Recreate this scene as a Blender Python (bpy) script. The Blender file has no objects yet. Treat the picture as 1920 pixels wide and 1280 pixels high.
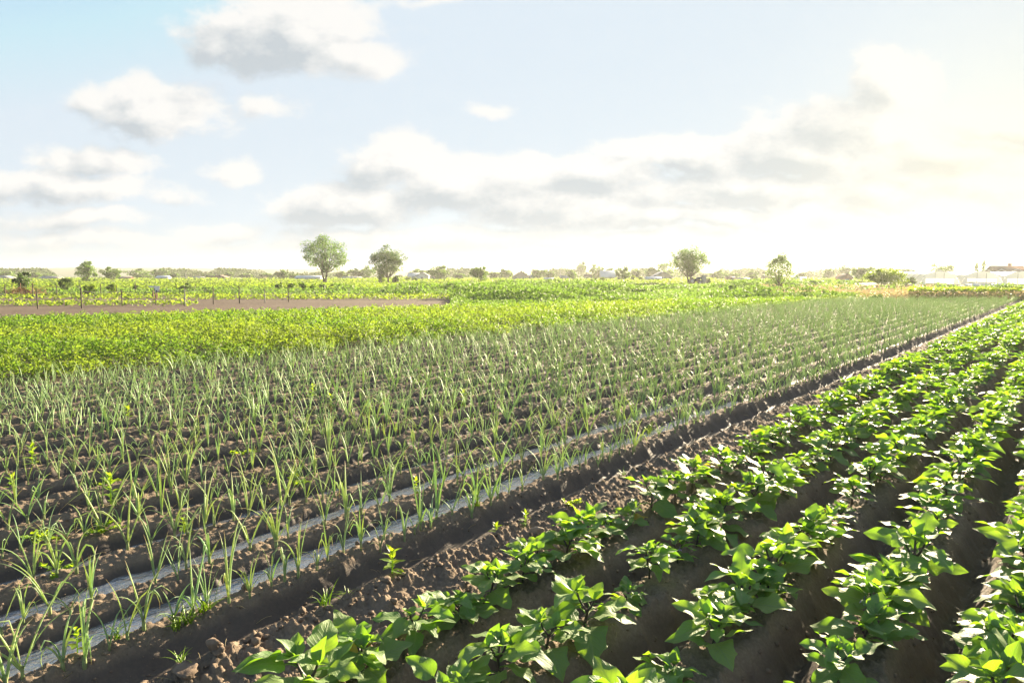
import bpy, math, random
import numpy as np
from mathutils import Vector, Matrix

rng = np.random.default_rng(7)
random.seed(7)
scene = bpy.context.scene
COL = scene.collection
rad = math.radians

# ------------------------------------------------------------------ camera, sky, sun, exposure
H = 1.7                                   # eye height
PITCH = math.atan(125 / 1280)
F = 1280.0
CP, SP = math.cos(PITCH), math.sin(PITCH)
SUN_AZ, SUN_EL = rad(30), rad(12.5)         # azimuth to the right of +Y
SUN_STRENGTH = 5.0
SKY_STRENGTH = 0.05
EXPOSURE = 2.6
EXPM = 2 ** EXPOSURE

cam_d = bpy.data.cameras.new('camera')
cam_d.lens = 24.0; cam_d.sensor_width = 36.0
cam_d.clip_start = 0.05; cam_d.clip_end = 8000
cam = bpy.data.objects.new('camera', cam_d); COL.objects.link(cam)
cam.location = (0, 0, H); cam.rotation_euler = (rad(90) - PITCH, 0, 0)
scene.camera = cam
scene.view_settings.view_transform = 'Standard'
scene.view_settings.look = 'None'
scene.view_settings.gamma = 1.0
scene.view_settings.exposure = EXPOSURE
scene.view_settings.use_curve_mapping = False
scene.cycles.max_bounces = 6
scene.cycles.diffuse_bounces = 3
scene.cycles.glossy_bounces = 2
scene.cycles.transmission_bounces = 4
scene.cycles.transparent_max_bounces = 6
scene.cycles.volume_bounces = 0
scene.cycles.caustics_reflective = False
scene.cycles.caustics_refractive = False
scene.cycles.sample_clamp_indirect = 3.0
scene.cycles.sample_clamp_direct = 3.0

sun_d = bpy.data.lights.new('sun', 'SUN')
sun_d.energy = SUN_STRENGTH; sun_d.angle = rad(0.6); sun_d.color = (1.0, 0.83, 0.58)
sun = bpy.data.objects.new('sun', sun_d); COL.objects.link(sun)
SUN_DIR = Vector((math.sin(SUN_AZ) * math.cos(SUN_EL), math.cos(SUN_AZ) * math.cos(SUN_EL), math.sin(SUN_EL)))
sun.rotation_euler = SUN_DIR.to_track_quat('Z', 'Y').to_euler()
sun.location = SUN_DIR * 60


def pix_dir(px, py):
    dx, dy = px - 960.0, 640.0 - py
    return np.array([dx, F * CP + dy * SP, dy * CP - F * SP])


def G(px, py, z=0.0):
    """world point at height z under a direction of view"""
    d = pix_dir(px, py)
    k = (z - H) / d[2]
    return np.array([d[0] * k, d[1] * k, z])


def UV(px, py):
    d = pix_dir(px, py)
    return d[0] / d[1], d[2] / d[1]


# ---- node helpers
class NT:
    def __init__(self, tree):
        self.t = tree; self.n = tree.nodes; self.l = tree.links

    def node(self, kind, **kw):
        n = self.n.new(kind)
        for k, v in kw.items():
            setattr(n, k, v)
        return n

    def put(self, sock, v):
        if isinstance(v, bpy.types.NodeSocket):
            self.l.new(v, sock)
        elif v is not None:
            sock.default_value = v

    def math(self, op, a, b=None, c=None, clamp=False):
        n = self.node('ShaderNodeMath', operation=op, use_clamp=clamp)
        self.put(n.inputs[0], a)
        if b is not None: self.put(n.inputs[1], b)
        if c is not None: self.put(n.inputs[2], c)
        return n.outputs[0]

    def vmath(self, op, a, b=None, out=0):
        n = self.node('ShaderNodeVectorMath', operation=op)
        self.put(n.inputs[0], a)
        if b is not None:
            self.put(n.inputs[3] if op == 'SCALE' else n.inputs[1], b)
        return n.outputs['Value'] if out == 'v' else n.outputs[0]

    def noise(self, vec, scale, detail=4.0, rough=0.55, color=False, dist=0.0):
        n = self.node('ShaderNodeTexNoise')
        if vec is not None: self.put(n.inputs['Vector'], vec)
        n.inputs['Scale'].default_value = scale
        n.inputs['Detail'].default_value = detail
        n.inputs['Roughness'].default_value = rough
        n.inputs['Distortion'].default_value = dist
        return n.outputs['Color'] if color else n.outputs['Fac']

    def ramp(self, v, lo, hi, a=0.0, b=1.0, smooth=True):
        n = self.node('ShaderNodeMapRange')
        if smooth: n.interpolation_type = 'SMOOTHSTEP'
        self.put(n.inputs['Value'], v)
        n.inputs['From Min'].default_value = lo; n.inputs['From Max'].default_value = hi
        n.inputs['To Min'].default_value = a; n.inputs['To Max'].default_value = b
        return n.outputs[0]

    def mix(self, fac, a, b, blend='MIX'):
        n = self.node('ShaderNodeMix', data_type='RGBA', blend_type=blend)
        self.put(n.inputs[0], fac)
        self.put(n.inputs[6], a if isinstance(a, bpy.types.NodeSocket) else tuple(a) + (1,) if len(a) == 3 else a)
        self.put(n.inputs[7], b if isinstance(b, bpy.types.NodeSocket) else tuple(b) + (1,) if len(b) == 3 else b)
        return n.outputs[2]


# ---- the sky: Nishita air plus a bank of clouds at given directions
world = bpy.data.worlds.new('World'); scene.world = world
world.use_nodes = True
wt = NT(world.node_tree); wt.n.clear()

CLOUDS = [  # px, py, rx, ry, weight  (directions, as seen from the field)
    (1500, 300, 260, 60, 1.0), (1120, 330, 200, 50, .9), (1420, 350, 300, 40, .9), (1750, 300, 220, 50, .9), (700, 440, 200, 26, .7), (1150, 440, 260, 24, .75),
    (120, 410, 300, 24, .6), (90, 440, 120, 30, .5), (330, 455, 200, 18, .6), (620, 462, 160, 14, .6), (950, 470, 260, 16, .6), (1300, 370, 300, 34, .8),
    (540, 60, 230, 100, 1.1), (690, 105, 105, 62, 1.0), (420, 75, 110, 60, .75),
    (290, 205, 175, 66, 1.05), (255, 175, 85, 55, 1.0), (165, 195, 80, 30, .7), (520, 205, 80, 36, .62),
    (140, 345, 260, 46, .8), (180, 300, 170, 36, .85), (20, 350, 120, 40, .7), (420, 325, 90, 26, .55),
    (640, 385, 200, 52, 1.15), (750, 310, 130, 62, 1.1), (850, 355, 150, 72, .95), (620, 375, 110, 40, .9),
    (975, 335, 150, 52, 1.0), (1060, 385, 300, 58, .95), (870, 445, 240, 34, .8), (400, 425, 160, 26, .65),
    (1290, 290, 190, 50, 1.15), (1180, 290, 90, 26, .8), (1590, 245, 190, 74, 1.2), (1680, 165, 110, 80, 1.0),
    (1860, 235, 180, 52, .9), (1330, 405, 430, 30, .9), (1660, 370, 110, 30, .9), (1860, 360, 150, 50, .9),
    (920, 205, 60, 20, .5), (830, 2, 130, 16, .5), (180, 450, 260, 22, .55), (1500, 450, 500, 26, .6),
    (2150, 260, 260, 80, 1.0), (-200, 260, 200, 60, .9), (2300, 80, 250, 70, .9), (-350, 120, 250, 60, .9),
]


def cloud_group():
    g = bpy.data.node_groups.new('cloud_density', 'ShaderNodeTree')
    g.interface.new_socket('p', in_out='INPUT', socket_type='NodeSocketVector')
    g.interface.new_socket('d', in_out='OUTPUT', socket_type='NodeSocketFloat')
    t = NT(g)
    gi, go = t.node('NodeGroupInput'), t.node('NodeGroupOutput')
    p = gi.outputs[0]
    w = t.vmath('SUBTRACT', t.noise(p, 6.5, 3, .5, color=True), (.5, .5, .5))
    w = t.vmath('MULTIPLY', w, (.10, .065, 0))
    p1 = t.vmath('ADD', p, w)
    best = None
    for px, py, rx, ry, wgt in CLOUDS:
        u, v = UV(px, py)
        q = t.vmath('SUBTRACT', p1, (u, v, 0))
        q = t.vmath('MULTIPLY', q, (F / rx, F / ry, 0))
        ln = t.vmath('LENGTH', q, out='v')
        val = t.math('MULTIPLY_ADD', ln, -wgt, wgt)
        best = val if best is None else t.math('SMOOTH_MAX', best, val, .12)
    fb = t.math('SUBTRACT', t.noise(t.vmath('MULTIPLY', p, (1, 1.5, 1)), 11, 10, .62), .5)
    d = t.math('MULTIPLY_ADD', fb, 1.6, best)
    t.l.new(d, go.inputs[0])
    return g


CG = cloud_group()


def build_world():
    t = wt
    tc = t.node('ShaderNodeTexCoord')
    D = tc.outputs['Generated']
    sep = t.node('ShaderNodeSeparateXYZ'); t.l.new(D, sep.inputs[0])
    yy = t.math('MAXIMUM', t.math('ABSOLUTE', sep.outputs[1]), .06)
    u = t.math('DIVIDE', sep.outputs[0], yy)
    v = t.math('DIVIDE', sep.outputs[2], yy)
    comb = t.node('ShaderNodeCombineXYZ'); t.l.new(u, comb.inputs[0]); t.l.new(v, comb.inputs[1])
    P = comb.outputs[0]

    def dens(vec):
        n = t.node('ShaderNodeGroup'); n.node_tree = CG
        t.l.new(vec, n.inputs[0]); return n.outputs[0]
    d0 = dens(P)
    d1 = dens(t.vmath('ADD', P, (.022, .016, 0)))
    d2 = dens(t.vmath('ADD', P, (.085, .05, 0)))
    alpha = t.ramp(d0, .03, .44)
    s1 = t.math('MULTIPLY', t.math('SUBTRACT', d1, d0), 1.5)
    s2 = t.ramp(d2, -.25, .75, -.12, .62)
    shade = t.math('ADD', t.math('ADD', s1, s2), t.ramp(d0, .2, 1.0, 0.0, .28), clamp=True)
    sky = t.node('ShaderNodeTexSky', sky_type='NISHITA')
    sky.sun_disc = False; sky.sun_elevation = SUN_EL; sky.sun_rotation = SUN_AZ
    sky.altitude = 0; sky.air_density = 1.0; sky.dust_density = 0.7; sky.ozone_density = 1.6
    skyc = t.mix(1.0, sky.outputs[0], (SKY_STRENGTH * 1.0,) * 3, 'MULTIPLY')
    # pale veil of haze over the blue, thicker towards the horizon
    e = 1 / EXPM
    skyraw = skyc
    skyc = t.mix(1.0, skyc, (.70 * e, .81 * e, .92 * e), 'DARKEN')
    veil = t.math('ADD', t.ramp(sep.outputs[2], 0.0, .36, .88, .20), t.ramp(u, -.8, .75, 0.0, .45), clamp=True)
    skyc = t.mix(veil, skyc, (.74 * e, .83 * e, .90 * e))
    # glow of the veiled sun
    dt = t.math('MAXIMUM', t.vmath('DOT_PRODUCT', D, tuple(SUN_DIR), out='v'), 0.0)
    low = Vector((math.sin(rad(38)), math.cos(rad(38)), math.tan(rad(4)))).normalized()
    dl = t.math('MAXIMUM', t.vmath('DOT_PRODUCT', D, tuple(low), out='v'), 0.0)
    g1 = t.math('POWER', dl, 22.0); g2 = t.math('POWER', dt, 90.0)
    lit = (.95 * e, .945 * e, .92 * e); dark = (.58 * e, .635 * e, .68 * e)
    cl = t.mix(shade, lit, dark)
    col = t.mix(alpha, skyc, cl)
    back = t.ramp(sep.outputs[1], .12, -.25, 0.0, .7)
    col = t.mix(back, col, skyraw)
    horizon = t.ramp(sep.outputs[2], 0.0, .09, .65, 0.0)
    horizon = t.math('ADD', horizon, t.math('MULTIPLY', g1, .40), clamp=True)
    col = t.mix(horizon, col, t.mix(t.math('MULTIPLY', g1, 1.2, clamp=True), (.66 * e, .70 * e, .71 * e), (.98 * e, .90 * e, .60 * e)))
    glow = t.mix(1.0, t.vmath('SCALE', (1.0 * e, .88 * e, .50 * e), t.math('MULTIPLY', g1, .04)),
                 t.vmath('SCALE', (1.0 * e, .95 * e, .82 * e), t.math('MULTIPLY', g2, .04)), 'ADD')
    col = t.mix(1.0, col, glow, 'ADD')
    bg = t.node('ShaderNodeBackground'); t.l.new(col, bg.inputs[0]); bg.inputs[1].default_value = 1.0
    out = t.node('ShaderNodeOutputWorld'); t.l.new(bg.outputs[0], out.inputs[0])


build_world()
world.cycles.sampling_method = 'MANUAL'; world.cycles.sample_map_resolution = 512

# ------------------------------------------------------------------ materials
def new_mat(name):
    m = bpy.data.materials.new(name); m.use_nodes = True
    t = NT(m.node_tree); t.n.clear()
    out = t.node('ShaderNodeOutputMaterial')
    return m, t, out


def leaf_mat(name, c1, c2, tr1, tr2, tfac=.45, rough=.4, spec=.5, veins=False, sheen=0.0, dry=False):
    """two-tone leaf with light coming through it"""
    m, t, out = new_mat(name)
    at = t.node('ShaderNodeAttribute', attribute_name='tint')
    oi = t.node('ShaderNodeObjectInfo')
    k = t.math('FRACT', t.math('ADD', at.outputs['Fac'], oi.outputs['Random']))
    k = t.math('PINGPONG', t.math('MULTIPLY', k, 2.0), 1.0)
    geo = t.node('ShaderNodeNewGeometry')
    c = t.mix(k, c1, c2); tr = t.mix(k, tr1, tr2)
    bumpn = None
    if veins:
        uv = t.node('ShaderNodeUVMap'); uv.uv_map = 'UVMap'
        s = t.node('ShaderNodeSeparateXYZ'); t.l.new(uv.outputs[0], s.inputs[0])
        au = t.math('ABSOLUTE', t.math('SUBTRACT', s.outputs[0], .5))
        mid = t.ramp(au, .018, .055, 1.0, 0.0)
        ph = t.math('FRACT', t.math('MULTIPLY', t.math('SUBTRACT', s.outputs[1], t.math('MULTIPLY', au, .75)), 7.0))
        side = t.ramp(t.math('ABSOLUTE', t.math('SUBTRACT', ph, .5)), .05, .15, 1.0, 0.0)
        side = t.math('MULTIPLY', side, t.ramp(s.outputs[1], .04, .12))
        vein = t.math('MAXIMUM', mid, t.math('MULTIPLY', side, .6))
        mott = t.noise(uv.outputs[0], 9, 4, .6)
        c = t.mix(t.math('MULTIPLY', mott, .5), c, tuple(x * .55 for x in c1))
        c = t.mix(t.math('MULTIPLY', vein, .75), c, (.22, .30, .11))
        tr = t.mix(t.math('MULTIPLY', vein, .5), tr, tuple(x * .55 for x in tr1))
        b = t.node('ShaderNodeBump'); b.inputs['Strength'].default_value = .5; b.inputs['Distance'].default_value = .004
        t.l.new(t.math('ADD', t.math('MULTIPLY', vein, -1.0), t.noise(uv.outputs[0], 14, 2, .5)), b.inputs['Height'])
        bumpn = b.outputs[0]
    if dry:                            # withered tips
        uv = t.node('ShaderNodeUVMap'); uv.uv_map = 'UVMap'
        s = t.node('ShaderNodeSeparateXYZ'); t.l.new(uv.outputs[0], s.inputs[0])
        tip = t.ramp(t.math('ADD', s.outputs[1], t.math('MULTIPLY', k, .12)), .88, 1.04)
        c = t.mix(tip, c, (.42, .33, .16)); tr = t.mix(tip, tr, (.5, .38, .15))
    p = t.node('ShaderNodeBsdfPrincipled')
    t.l.new(c, p.inputs['Base Color']); p.inputs['Roughness'].default_value = rough
    p.inputs['Specular IOR Level'].default_value = spec
    p.inputs['Sheen Weight'].default_value = sheen; p.inputs['Sheen Roughness'].default_value = .45; p.inputs['Sheen Tint'].default_value = (1, .97, .72, 1)
    tb = t.node('ShaderNodeBsdfTranslucent'); t.l.new(tr, tb.inputs['Color'])
    if bumpn: t.l.new(bumpn, p.inputs['Normal'])
    mx = t.node('ShaderNodeMixShader'); mx.inputs[0].default_value = tfac
    t.l.new(p.outputs[0], mx.inputs[1]); t.l.new(tb.outputs[0], mx.inputs[2])
    t.l.new(mx.outputs[0], out.inputs[0])
    return m


def plain_mat(name, c1, c2=None, rough=.8, spec=.3, scale=6.0, bump=0.0, metal=0.0):
    m, t, out = new_mat(name)
    tc = t.node('ShaderNodeTexCoord')
    k = t.ramp(t.noise(tc.outputs['Object'], scale, 5, .6), .3, .7)
    c = t.mix(k, c1, c2 or tuple(x * .7 for x in c1))
    p = t.node('ShaderNodeBsdfPrincipled')
    t.l.new(c, p.inputs['Base Color']); p.inputs['Roughness'].default_value = rough
    p.inputs['Specular IOR Level'].default_value = spec; p.inputs['Metallic'].default_value = metal
    if bump:
        b = t.node('ShaderNodeBump'); b.inputs['Distance'].default_value = bump
        t.l.new(t.noise(tc.outputs['Object'], scale * 4, 6, .65), b.inputs['Height']); t.l.new(b.outputs[0], p.inputs['Normal'])
    t.l.new(p.outputs[0], out.inputs[0])
    return m


M = {}
M['egg_leaf'] = leaf_mat('eggplant_leaf', (.125, .235, .075), (.195, .30, .095), (.23, .47, .014), (.34, .54, .02), .43, .55, .24, veins=True, sheen=.10)
M['egg_far'] = leaf_mat('eggplant_foliage', (.125, .235, .075), (.195, .30, .095), (.23, .47, .014), (.34, .54, .02), .43, .55, .24, sheen=.10)
M['egg_yellow'] = leaf_mat('yellowing_leaf', (.30, .25, .02), (.34, .27, .03), (.6, .48, .02), (.6, .45, .02), .45, .5, .4, veins=True)
M['egg_stem'] = plain_mat('eggplant_stem', (.045, .055, .03), (.07, .04, .05), .5, .4, 30)
M['petal'] = leaf_mat('lilac_petal', (.45, .36, .6), (.5, .42, .62), (.5, .4, .6), (.5, .4, .6), .35, .5, .3)
M['onion'] = leaf_mat('onion_leaf', (.24, .36, .22), (.33, .42, .20), (.48, .66, .25), (.62, .70, .20), .46, .52, .35, sheen=.10, dry=True)
M['onion_stalk'] = leaf_mat('onion_stalk', (.24, .32, .14), (.3, .34, .16), (.3, .4, .1), (.3, .4, .1), .2, .4, .5)
M['weed'] = leaf_mat('weed_leaf', (.10, .19, .02), (.14, .22, .02), (.38, .60, .02), (.48, .62, .02), .5, .45, .4)
M['crop'] = leaf_mat('crop_leaf', (.062, .125, .026), (.125, .18, .028), (.17, .34, .025), (.32, .42, .03), .45, .6, .2)
M['wild'] = leaf_mat('wild_leaf', (.055, .12, .030), (.10, .16, .035), (.13, .30, .03), (.22, .36, .04), .38, .65, .2)
M['straw'] = leaf_mat('straw', (.30, .24, .12), (.38, .30, .16), (.35, .27, .12), (.4, .3, .14), .35, .6, .3)
M['tree'] = leaf_mat('tree_leaf', (.048, .105, .020), (.078, .135, .022), (.14, .28, .020), (.21, .34, .025), .38, .5, .35)
M['tree_dark'] = leaf_mat('dark_tree_leaf', (.042, .088, .024), (.06, .11, .026), (.11, .21, .025), (.15, .24, .03), .34, .5, .35)
M['tree_bright'] = leaf_mat('bright_tree_leaf', (.08, .14, .022), (.11, .17, .024), (.28, .42, .02), (.36, .46, .03), .42, .5, .35)
M['wood_far'] = leaf_mat('far_wood_leaf', (.048, .085, .026), (.066, .105, .03), (.08, .13, .03), (.10, .15, .03), .22, .8, .1)
M['tree_rust'] = leaf_mat('dry_branch', (.26, .12, .05), (.32, .17, .07), (.3, .14, .05), (.35, .2, .08), .3, .6, .3)
M['bark'] = plain_mat('bark', (.10, .075, .055), (.06, .045, .035), .9, .2, 3, .02)
M['post'] = plain_mat('weathered_wood', (.16, .13, .10), (.10, .085, .07), .9, .2, 8, .01)
M['post_pale'] = plain_mat('pale_concrete', (.42, .40, .36), (.30, .28, .25), .9, .2, 8, .01)
M['wire'] = plain_mat('fence_wire', (.2, .19, .18), (.15, .13, .12), .6, .5, 3)
M['wall_white'] = plain_mat('white_plaster', (.62, .60, .55), (.5, .48, .43), .9, .2, .8)
M['wall_tan'] = plain_mat('tan_plaster', (.42, .33, .25), (.34, .27, .20), .9, .2, .8)
M['wall_brick'] = plain_mat('brick_wall', (.26, .13, .085), (.20, .10, .07), .9, .2, .8)
M['roof_grey'] = plain_mat('grey_roof', (.20, .21, .22), (.15, .155, .165), .6, .4, .8)
M['roof_dark'] = plain_mat('dark_roof', (.10, .09, .085), (.07, .065, .06), .8, .3, .8)
M['roof_brown'] = plain_mat('brown_roof', (.19, .12, .085), (.14, .09, .065), .8, .3, .8)
M['roof_blue'] = plain_mat('pale_metal_roof', (.42, .45, .48), (.36, .39, .42), .4, .5, .8)
M['window'] = plain_mat('window_glass', (.04, .05, .06), (.06, .07, .085), .15, .6, .5)
M['door'] = plain_mat('door_paint', (.10, .16, .22), (.08, .13, .18), .6, .4, 1)
M['cloth_white'] = plain_mat('white_cloth', (.72, .72, .70), (.6, .6, .58), .9, .2, 5)
M['cloth_dark'] = plain_mat('dark_cloth', (.045, .04, .05), (.16, .05, .05), .9, .2, 6)
M['plastic'] = plain_mat('white_plastic', (.78, .77, .73), (.68, .66, .62), .5, .4, 3)
M['black'] = plain_mat('black_rubber', (.02, .02, .02), (.03, .03, .03), .7, .3, 4)
M['blue'] = plain_mat('faded_blue_paint', (.05, .09, .18), (.04, .07, .13), .4, .5, 2)
M['stone'] = plain_mat('pale_stone', (.30, .25, .20), (.22, .18, .145), .9, .2, 14, .004)
M['clod'] = plain_mat('dry_clod', (.185, .140, .104), (.12, .088, .065), .95, .12, 22, .003)
M['metal'] = plain_mat('galvanised_pipe', (.5, .5, .48), (.42, .42, .4), .4, .5, 3)


def film_mat():
    m, t, out = new_mat('greenhouse_film')
    p = t.node('ShaderNodeBsdfPrincipled'); p.inputs['Base Color'].default_value = (.78, .78, .74, 1)
    p.inputs['Roughness'].default_value = .3
    tb = t.node('ShaderNodeBsdfTranslucent'); tb.inputs[0].default_value = (.9, .9, .86, 1)
    mx = t.node('ShaderNodeMixShader'); mx.inputs[0].default_value = .68
    t.l.new(p.outputs[0], mx.inputs[1]); t.l.new(tb.outputs[0], mx.inputs[2]); t.l.new(mx.outputs[0], out.inputs[0])
    return m


M['film'] = film_mat()


def soil_mat():
    m, t, out = new_mat('soil')
    tc = t.node('ShaderNodeTexCoord'); P = tc.outputs['Object']
    ca = t.node('ShaderNodeAttribute', attribute_name='Col')
    wa = t.node('ShaderNodeAttribute', attribute_name='wet_shade')
    n1 = t.noise(P, 3.0, 5, .6); n2 = t.noise(P, 55.0, 5, .7)
    c = t.mix(t.ramp(n1, .3, .7, 0, .35), ca.outputs['Color'], (.08, .06, .045))
    c = t.mix(t.ramp(n2, .35, .75, 0, .55), c, t.mix(1.0, c, (1.7, 1.65, 1.6), 'MULTIPLY'))
    c = t.mix(t.math('MULTIPLY', wa.outputs['Fac'], .90), c, (.050, .042, .039))  # dark mud tone, also painting shade into furrow and bank soil
    p = t.node('ShaderNodeBsdfPrincipled')
    t.l.new(c, p.inputs['Base Color'])
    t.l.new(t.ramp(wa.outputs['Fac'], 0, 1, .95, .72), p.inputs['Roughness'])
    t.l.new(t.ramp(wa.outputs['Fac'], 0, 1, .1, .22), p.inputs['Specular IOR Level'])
    b = t.node('ShaderNodeBump'); b.inputs['Distance'].default_value = .02
    t.l.new(t.ramp(wa.outputs['Fac'], 0, 1, .9, .25), b.inputs['Strength'])
    t.l.new(t.math('ADD', t.math('MULTIPLY', t.noise(P, 28, 6, .7), .8), t.math('MULTIPLY', n2, .4)), b.inputs['Height'])
    t.l.new(b.outputs[0], p.inputs['Normal'])
    t.l.new(p.outputs[0], out.inputs[0])
    return m


M['soil'] = soil_mat()


def water_mat():
    m, t, out = new_mat('water')
    tc = t.node('ShaderNodeTexCoord')
    p = t.node('ShaderNodeBsdfPrincipled')
    p.inputs['Base Color'].default_value = (.13, .13, .13, 1)
    p.inputs['Roughness'].default_value = .06; p.inputs['IOR'].default_value = 2.6
    p.inputs['Specular IOR Level'].default_value = 1.0
    b = t.node('ShaderNodeBump'); b.inputs['Distance'].default_value = .022; b.inputs['Strength'].default_value = .8
    mp = t.node('ShaderNodeMapping'); mp.inputs['Rotation'].default_value = (0, 0, -.2); mp.inputs['Scale'].default_value = (1, 1.5, 1)
    t.l.new(tc.outputs['Object'], mp.inputs['Vector'])
    t.l.new(t.noise(mp.outputs[0], 11, 5, .6), b.inputs['Height']); t.l.new(b.outputs[0], p.inputs['Normal'])
    t.l.new(p.outputs[0], out.inputs[0])
    return m


M['water'] = water_mat()

# ------------------------------------------------------------------ mesh helpers
def mesh_np(name, verts, faces, mats, uv=None, tint=None, smooth=False, attrs=None, mat_idx=None):
    """faces: (N,3) or (N,4) int array, or a list of such arrays"""
    verts = np.asarray(verts, np.float32)
    fl = faces if isinstance(faces, list) else [faces]
    fl = [np.asarray(f, np.int32) for f in fl if len(f)]
    me = bpy.data.meshes.new(name)
    loops = np.concatenate([f.ravel() for f in fl])
    tot = np.concatenate([np.full(len(f), f.shape[1], np.int32) for f in fl])
    start = np.concatenate([[0], np.cumsum(tot)[:-1]]).astype(np.int32)
    me.vertices.add(len(verts)); me.vertices.foreach_set('co', verts.ravel())
    me.loops.add(len(loops)); me.loops.foreach_set('vertex_index', loops)
    me.polygons.add(len(tot)); me.polygons.foreach_set('loop_start', start); me.polygons.foreach_set('loop_total', tot)
    if smooth: me.polygons.foreach_set('use_smooth', np.ones(len(tot), bool))
    for m in (mats if isinstance(mats, list) else [mats]): me.materials.append(m)
    if mat_idx is not None: me.polygons.foreach_set('material_index', np.asarray(mat_idx, np.int32))
    if uv is not None:
        l = me.uv_layers.new(name='UVMap'); l.data.foreach_set('uv', np.asarray(uv, np.float32)[loops].ravel())
    if tint is not None:
        a = me.attributes.new('tint', 'FLOAT', 'POINT'); a.data.foreach_set('value', np.asarray(tint, np.float32))
    for k, v in (attrs or {}).items():
        v = np.asarray(v, np.float32)
        if v.ndim == 1:
            a = me.attributes.new(k, 'FLOAT', 'POINT'); a.data.foreach_set('value', v)
        else:
            a = me.attributes.new(k, 'FLOAT_COLOR', 'POINT'); a.data.foreach_set('color', v.ravel())
    me.update(calc_edges=True)
    return me


def link(name, data, parent=None, loc=None, rot=None, scale=None):
    o = bpy.data.objects.new(name, data); COL.objects.link(o)
    if parent is not None: o.parent = parent
    if loc is not None: o.location = loc
    if rot is not None: o.rotation_euler = rot
    if scale is not None: o.scale = scale if hasattr(scale, '__len__') else (scale,) * 3
    return o


def tag(o, label=None, cat=None, group=None, kind=None):
    if label: o['label'] = label
    if cat: o['category'] = cat
    if group: o['group'] = group
    if kind: o['kind'] = kind
    return o


def thing(name, label, cat, loc=(0, 0, 0), rz=0.0, group=None, scale=1.0):
    o = link(name, None, loc=loc, rot=(0, 0, rz), scale=scale)
    o.empty_display_size = .1
    return tag(o, label, cat, group)


class MB:
    """collects vertices, faces, uv and tint"""
    def __init__(self):
        self.v = []; self.f4 = []; self.f3 = []; self.uv = []; self.t = []; self.n = 0

    def add(self, v, f, uv=None, tint=0.0):
        v = np.asarray(v, float); f = np.asarray(f, int)
        (self.f4 if f.shape[1] == 4 else self.f3).append(f + self.n)
        self.v.append(v); self.n += len(v)
        self.uv.append(np.asarray(uv, float) if uv is not None else np.full((len(v), 2), .5))
        self.t.append(np.full(len(v), tint) if np.isscalar(tint) else np.asarray(tint))
        return self

    def merge(self, other, mat=None):
        for v in [np.concatenate(other.v)]:
            if mat is not None: v = v @ mat[:3, :3].T + mat[:3, 3]
            for fl, dst in ((other.f4, self.f4), (other.f3, self.f3)):
                if fl: dst.append(np.concatenate(fl) + self.n)
            self.v.append(v); self.n += len(v)
        self.uv.append(np.concatenate(other.uv)); self.t.append(np.concatenate(other.t))

    def mesh(self, name, mat, smooth=True):
        fs = []
        if self.f4: fs.append(np.concatenate(self.f4))
        if self.f3: fs.append(np.concatenate(self.f3))
        return mesh_np(name, np.concatenate(self.v), fs, mat, uv=np.concatenate(self.uv), tint=np.concatenate(self.t), smooth=smooth)

    def obj(self, name, mat, parent=None, smooth=False, **kw):
        return link(name, self.mesh(name, mat, smooth), parent, **kw)

    # primitives
    def box(self, c, size, rz=0.0, taper=1.0):
        x, y, z = np.array(size) / 2
        v = np.array([[sx * x * (taper if sz > 0 else 1), sy * y * (taper if sz > 0 else 1), sz * z] for sz in (-1, 1) for sx, sy in ((-1, -1), (1, -1), (1, 1), (-1, 1))])
        c_, s_ = math.cos(rz), math.sin(rz)
        v = v @ np.array([[c_, -s_, 0], [s_, c_, 0], [0, 0, 1]]).T + np.array(c)
        return self.add(v, [[3, 2, 1, 0], [4, 5, 6, 7], [0, 1, 5, 4], [1, 2, 6, 5], [2, 3, 7, 6], [3, 0, 4, 7]])

    def tube(self, path, radii, sides=6, tint=0.0, flat=1.0, cap=True):
        v, f = tube(path, radii, sides, flat)
        n = len(path)
        uv = np.stack([np.full(n * sides, .5), np.repeat(np.linspace(0, 1, n), sides)], -1)
        self.add(v, f, uv, tint=tint)
        if cap:
            k = self.n - n * sides
            for base in (k, k + (n - 1) * sides):
                cen = np.mean(v[base - k:base - k + sides], 0)
                fan = [[self.n, base + (j + 1) % sides, base + j] for j in range(sides)]
                self.v.append(cen[None]); self.uv.append(np.full((1, 2), .5)); self.t.append(np.full(1, tint))
                self.f3.append(np.array(fan)); self.n += 1
        return self


def tube(path, radii, sides=6, flat=1.0):
    path = np.asarray(path, float); n = len(path)
    radii = np.broadcast_to(np.asarray(radii, float), (n,))
    tan = np.gradient(path, axis=0)
    tan /= np.linalg.norm(tan, axis=1, keepdims=True) + 1e-9
    ref = np.array([0, 0, 1.0]) if abs(tan[:, 2]).mean() < .8 else np.array([1.0, 0, 0])
    a = np.cross(tan, ref); a /= np.linalg.norm(a, axis=1, keepdims=True) + 1e-9
    b = np.cross(tan, a)
    ang = np.arange(sides) * 2 * math.pi / sides
    v = path[:, None] + radii[:, None, None] * (np.cos(ang)[None, :, None] * a[:, None] + flat * np.sin(ang)[None, :, None] * b[:, None])
    i = np.arange(n - 1)[:, None] * sides; j = np.arange(sides)[None]
    f = np.stack([i + j, i + (j + 1) % sides, i + sides + (j + 1) % sides, i + sides + j], -1).reshape(-1, 4)
    return v.reshape(-1, 3), f


def rotm(az, el=0.0, roll=0.0):
    """x axis -> direction (az, el), roll about it"""
    return np.array(Matrix.Rotation(az, 3, 'Z') @ Matrix.Rotation(-el, 3, 'Y') @ Matrix.Rotation(roll, 3, 'X'))


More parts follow.
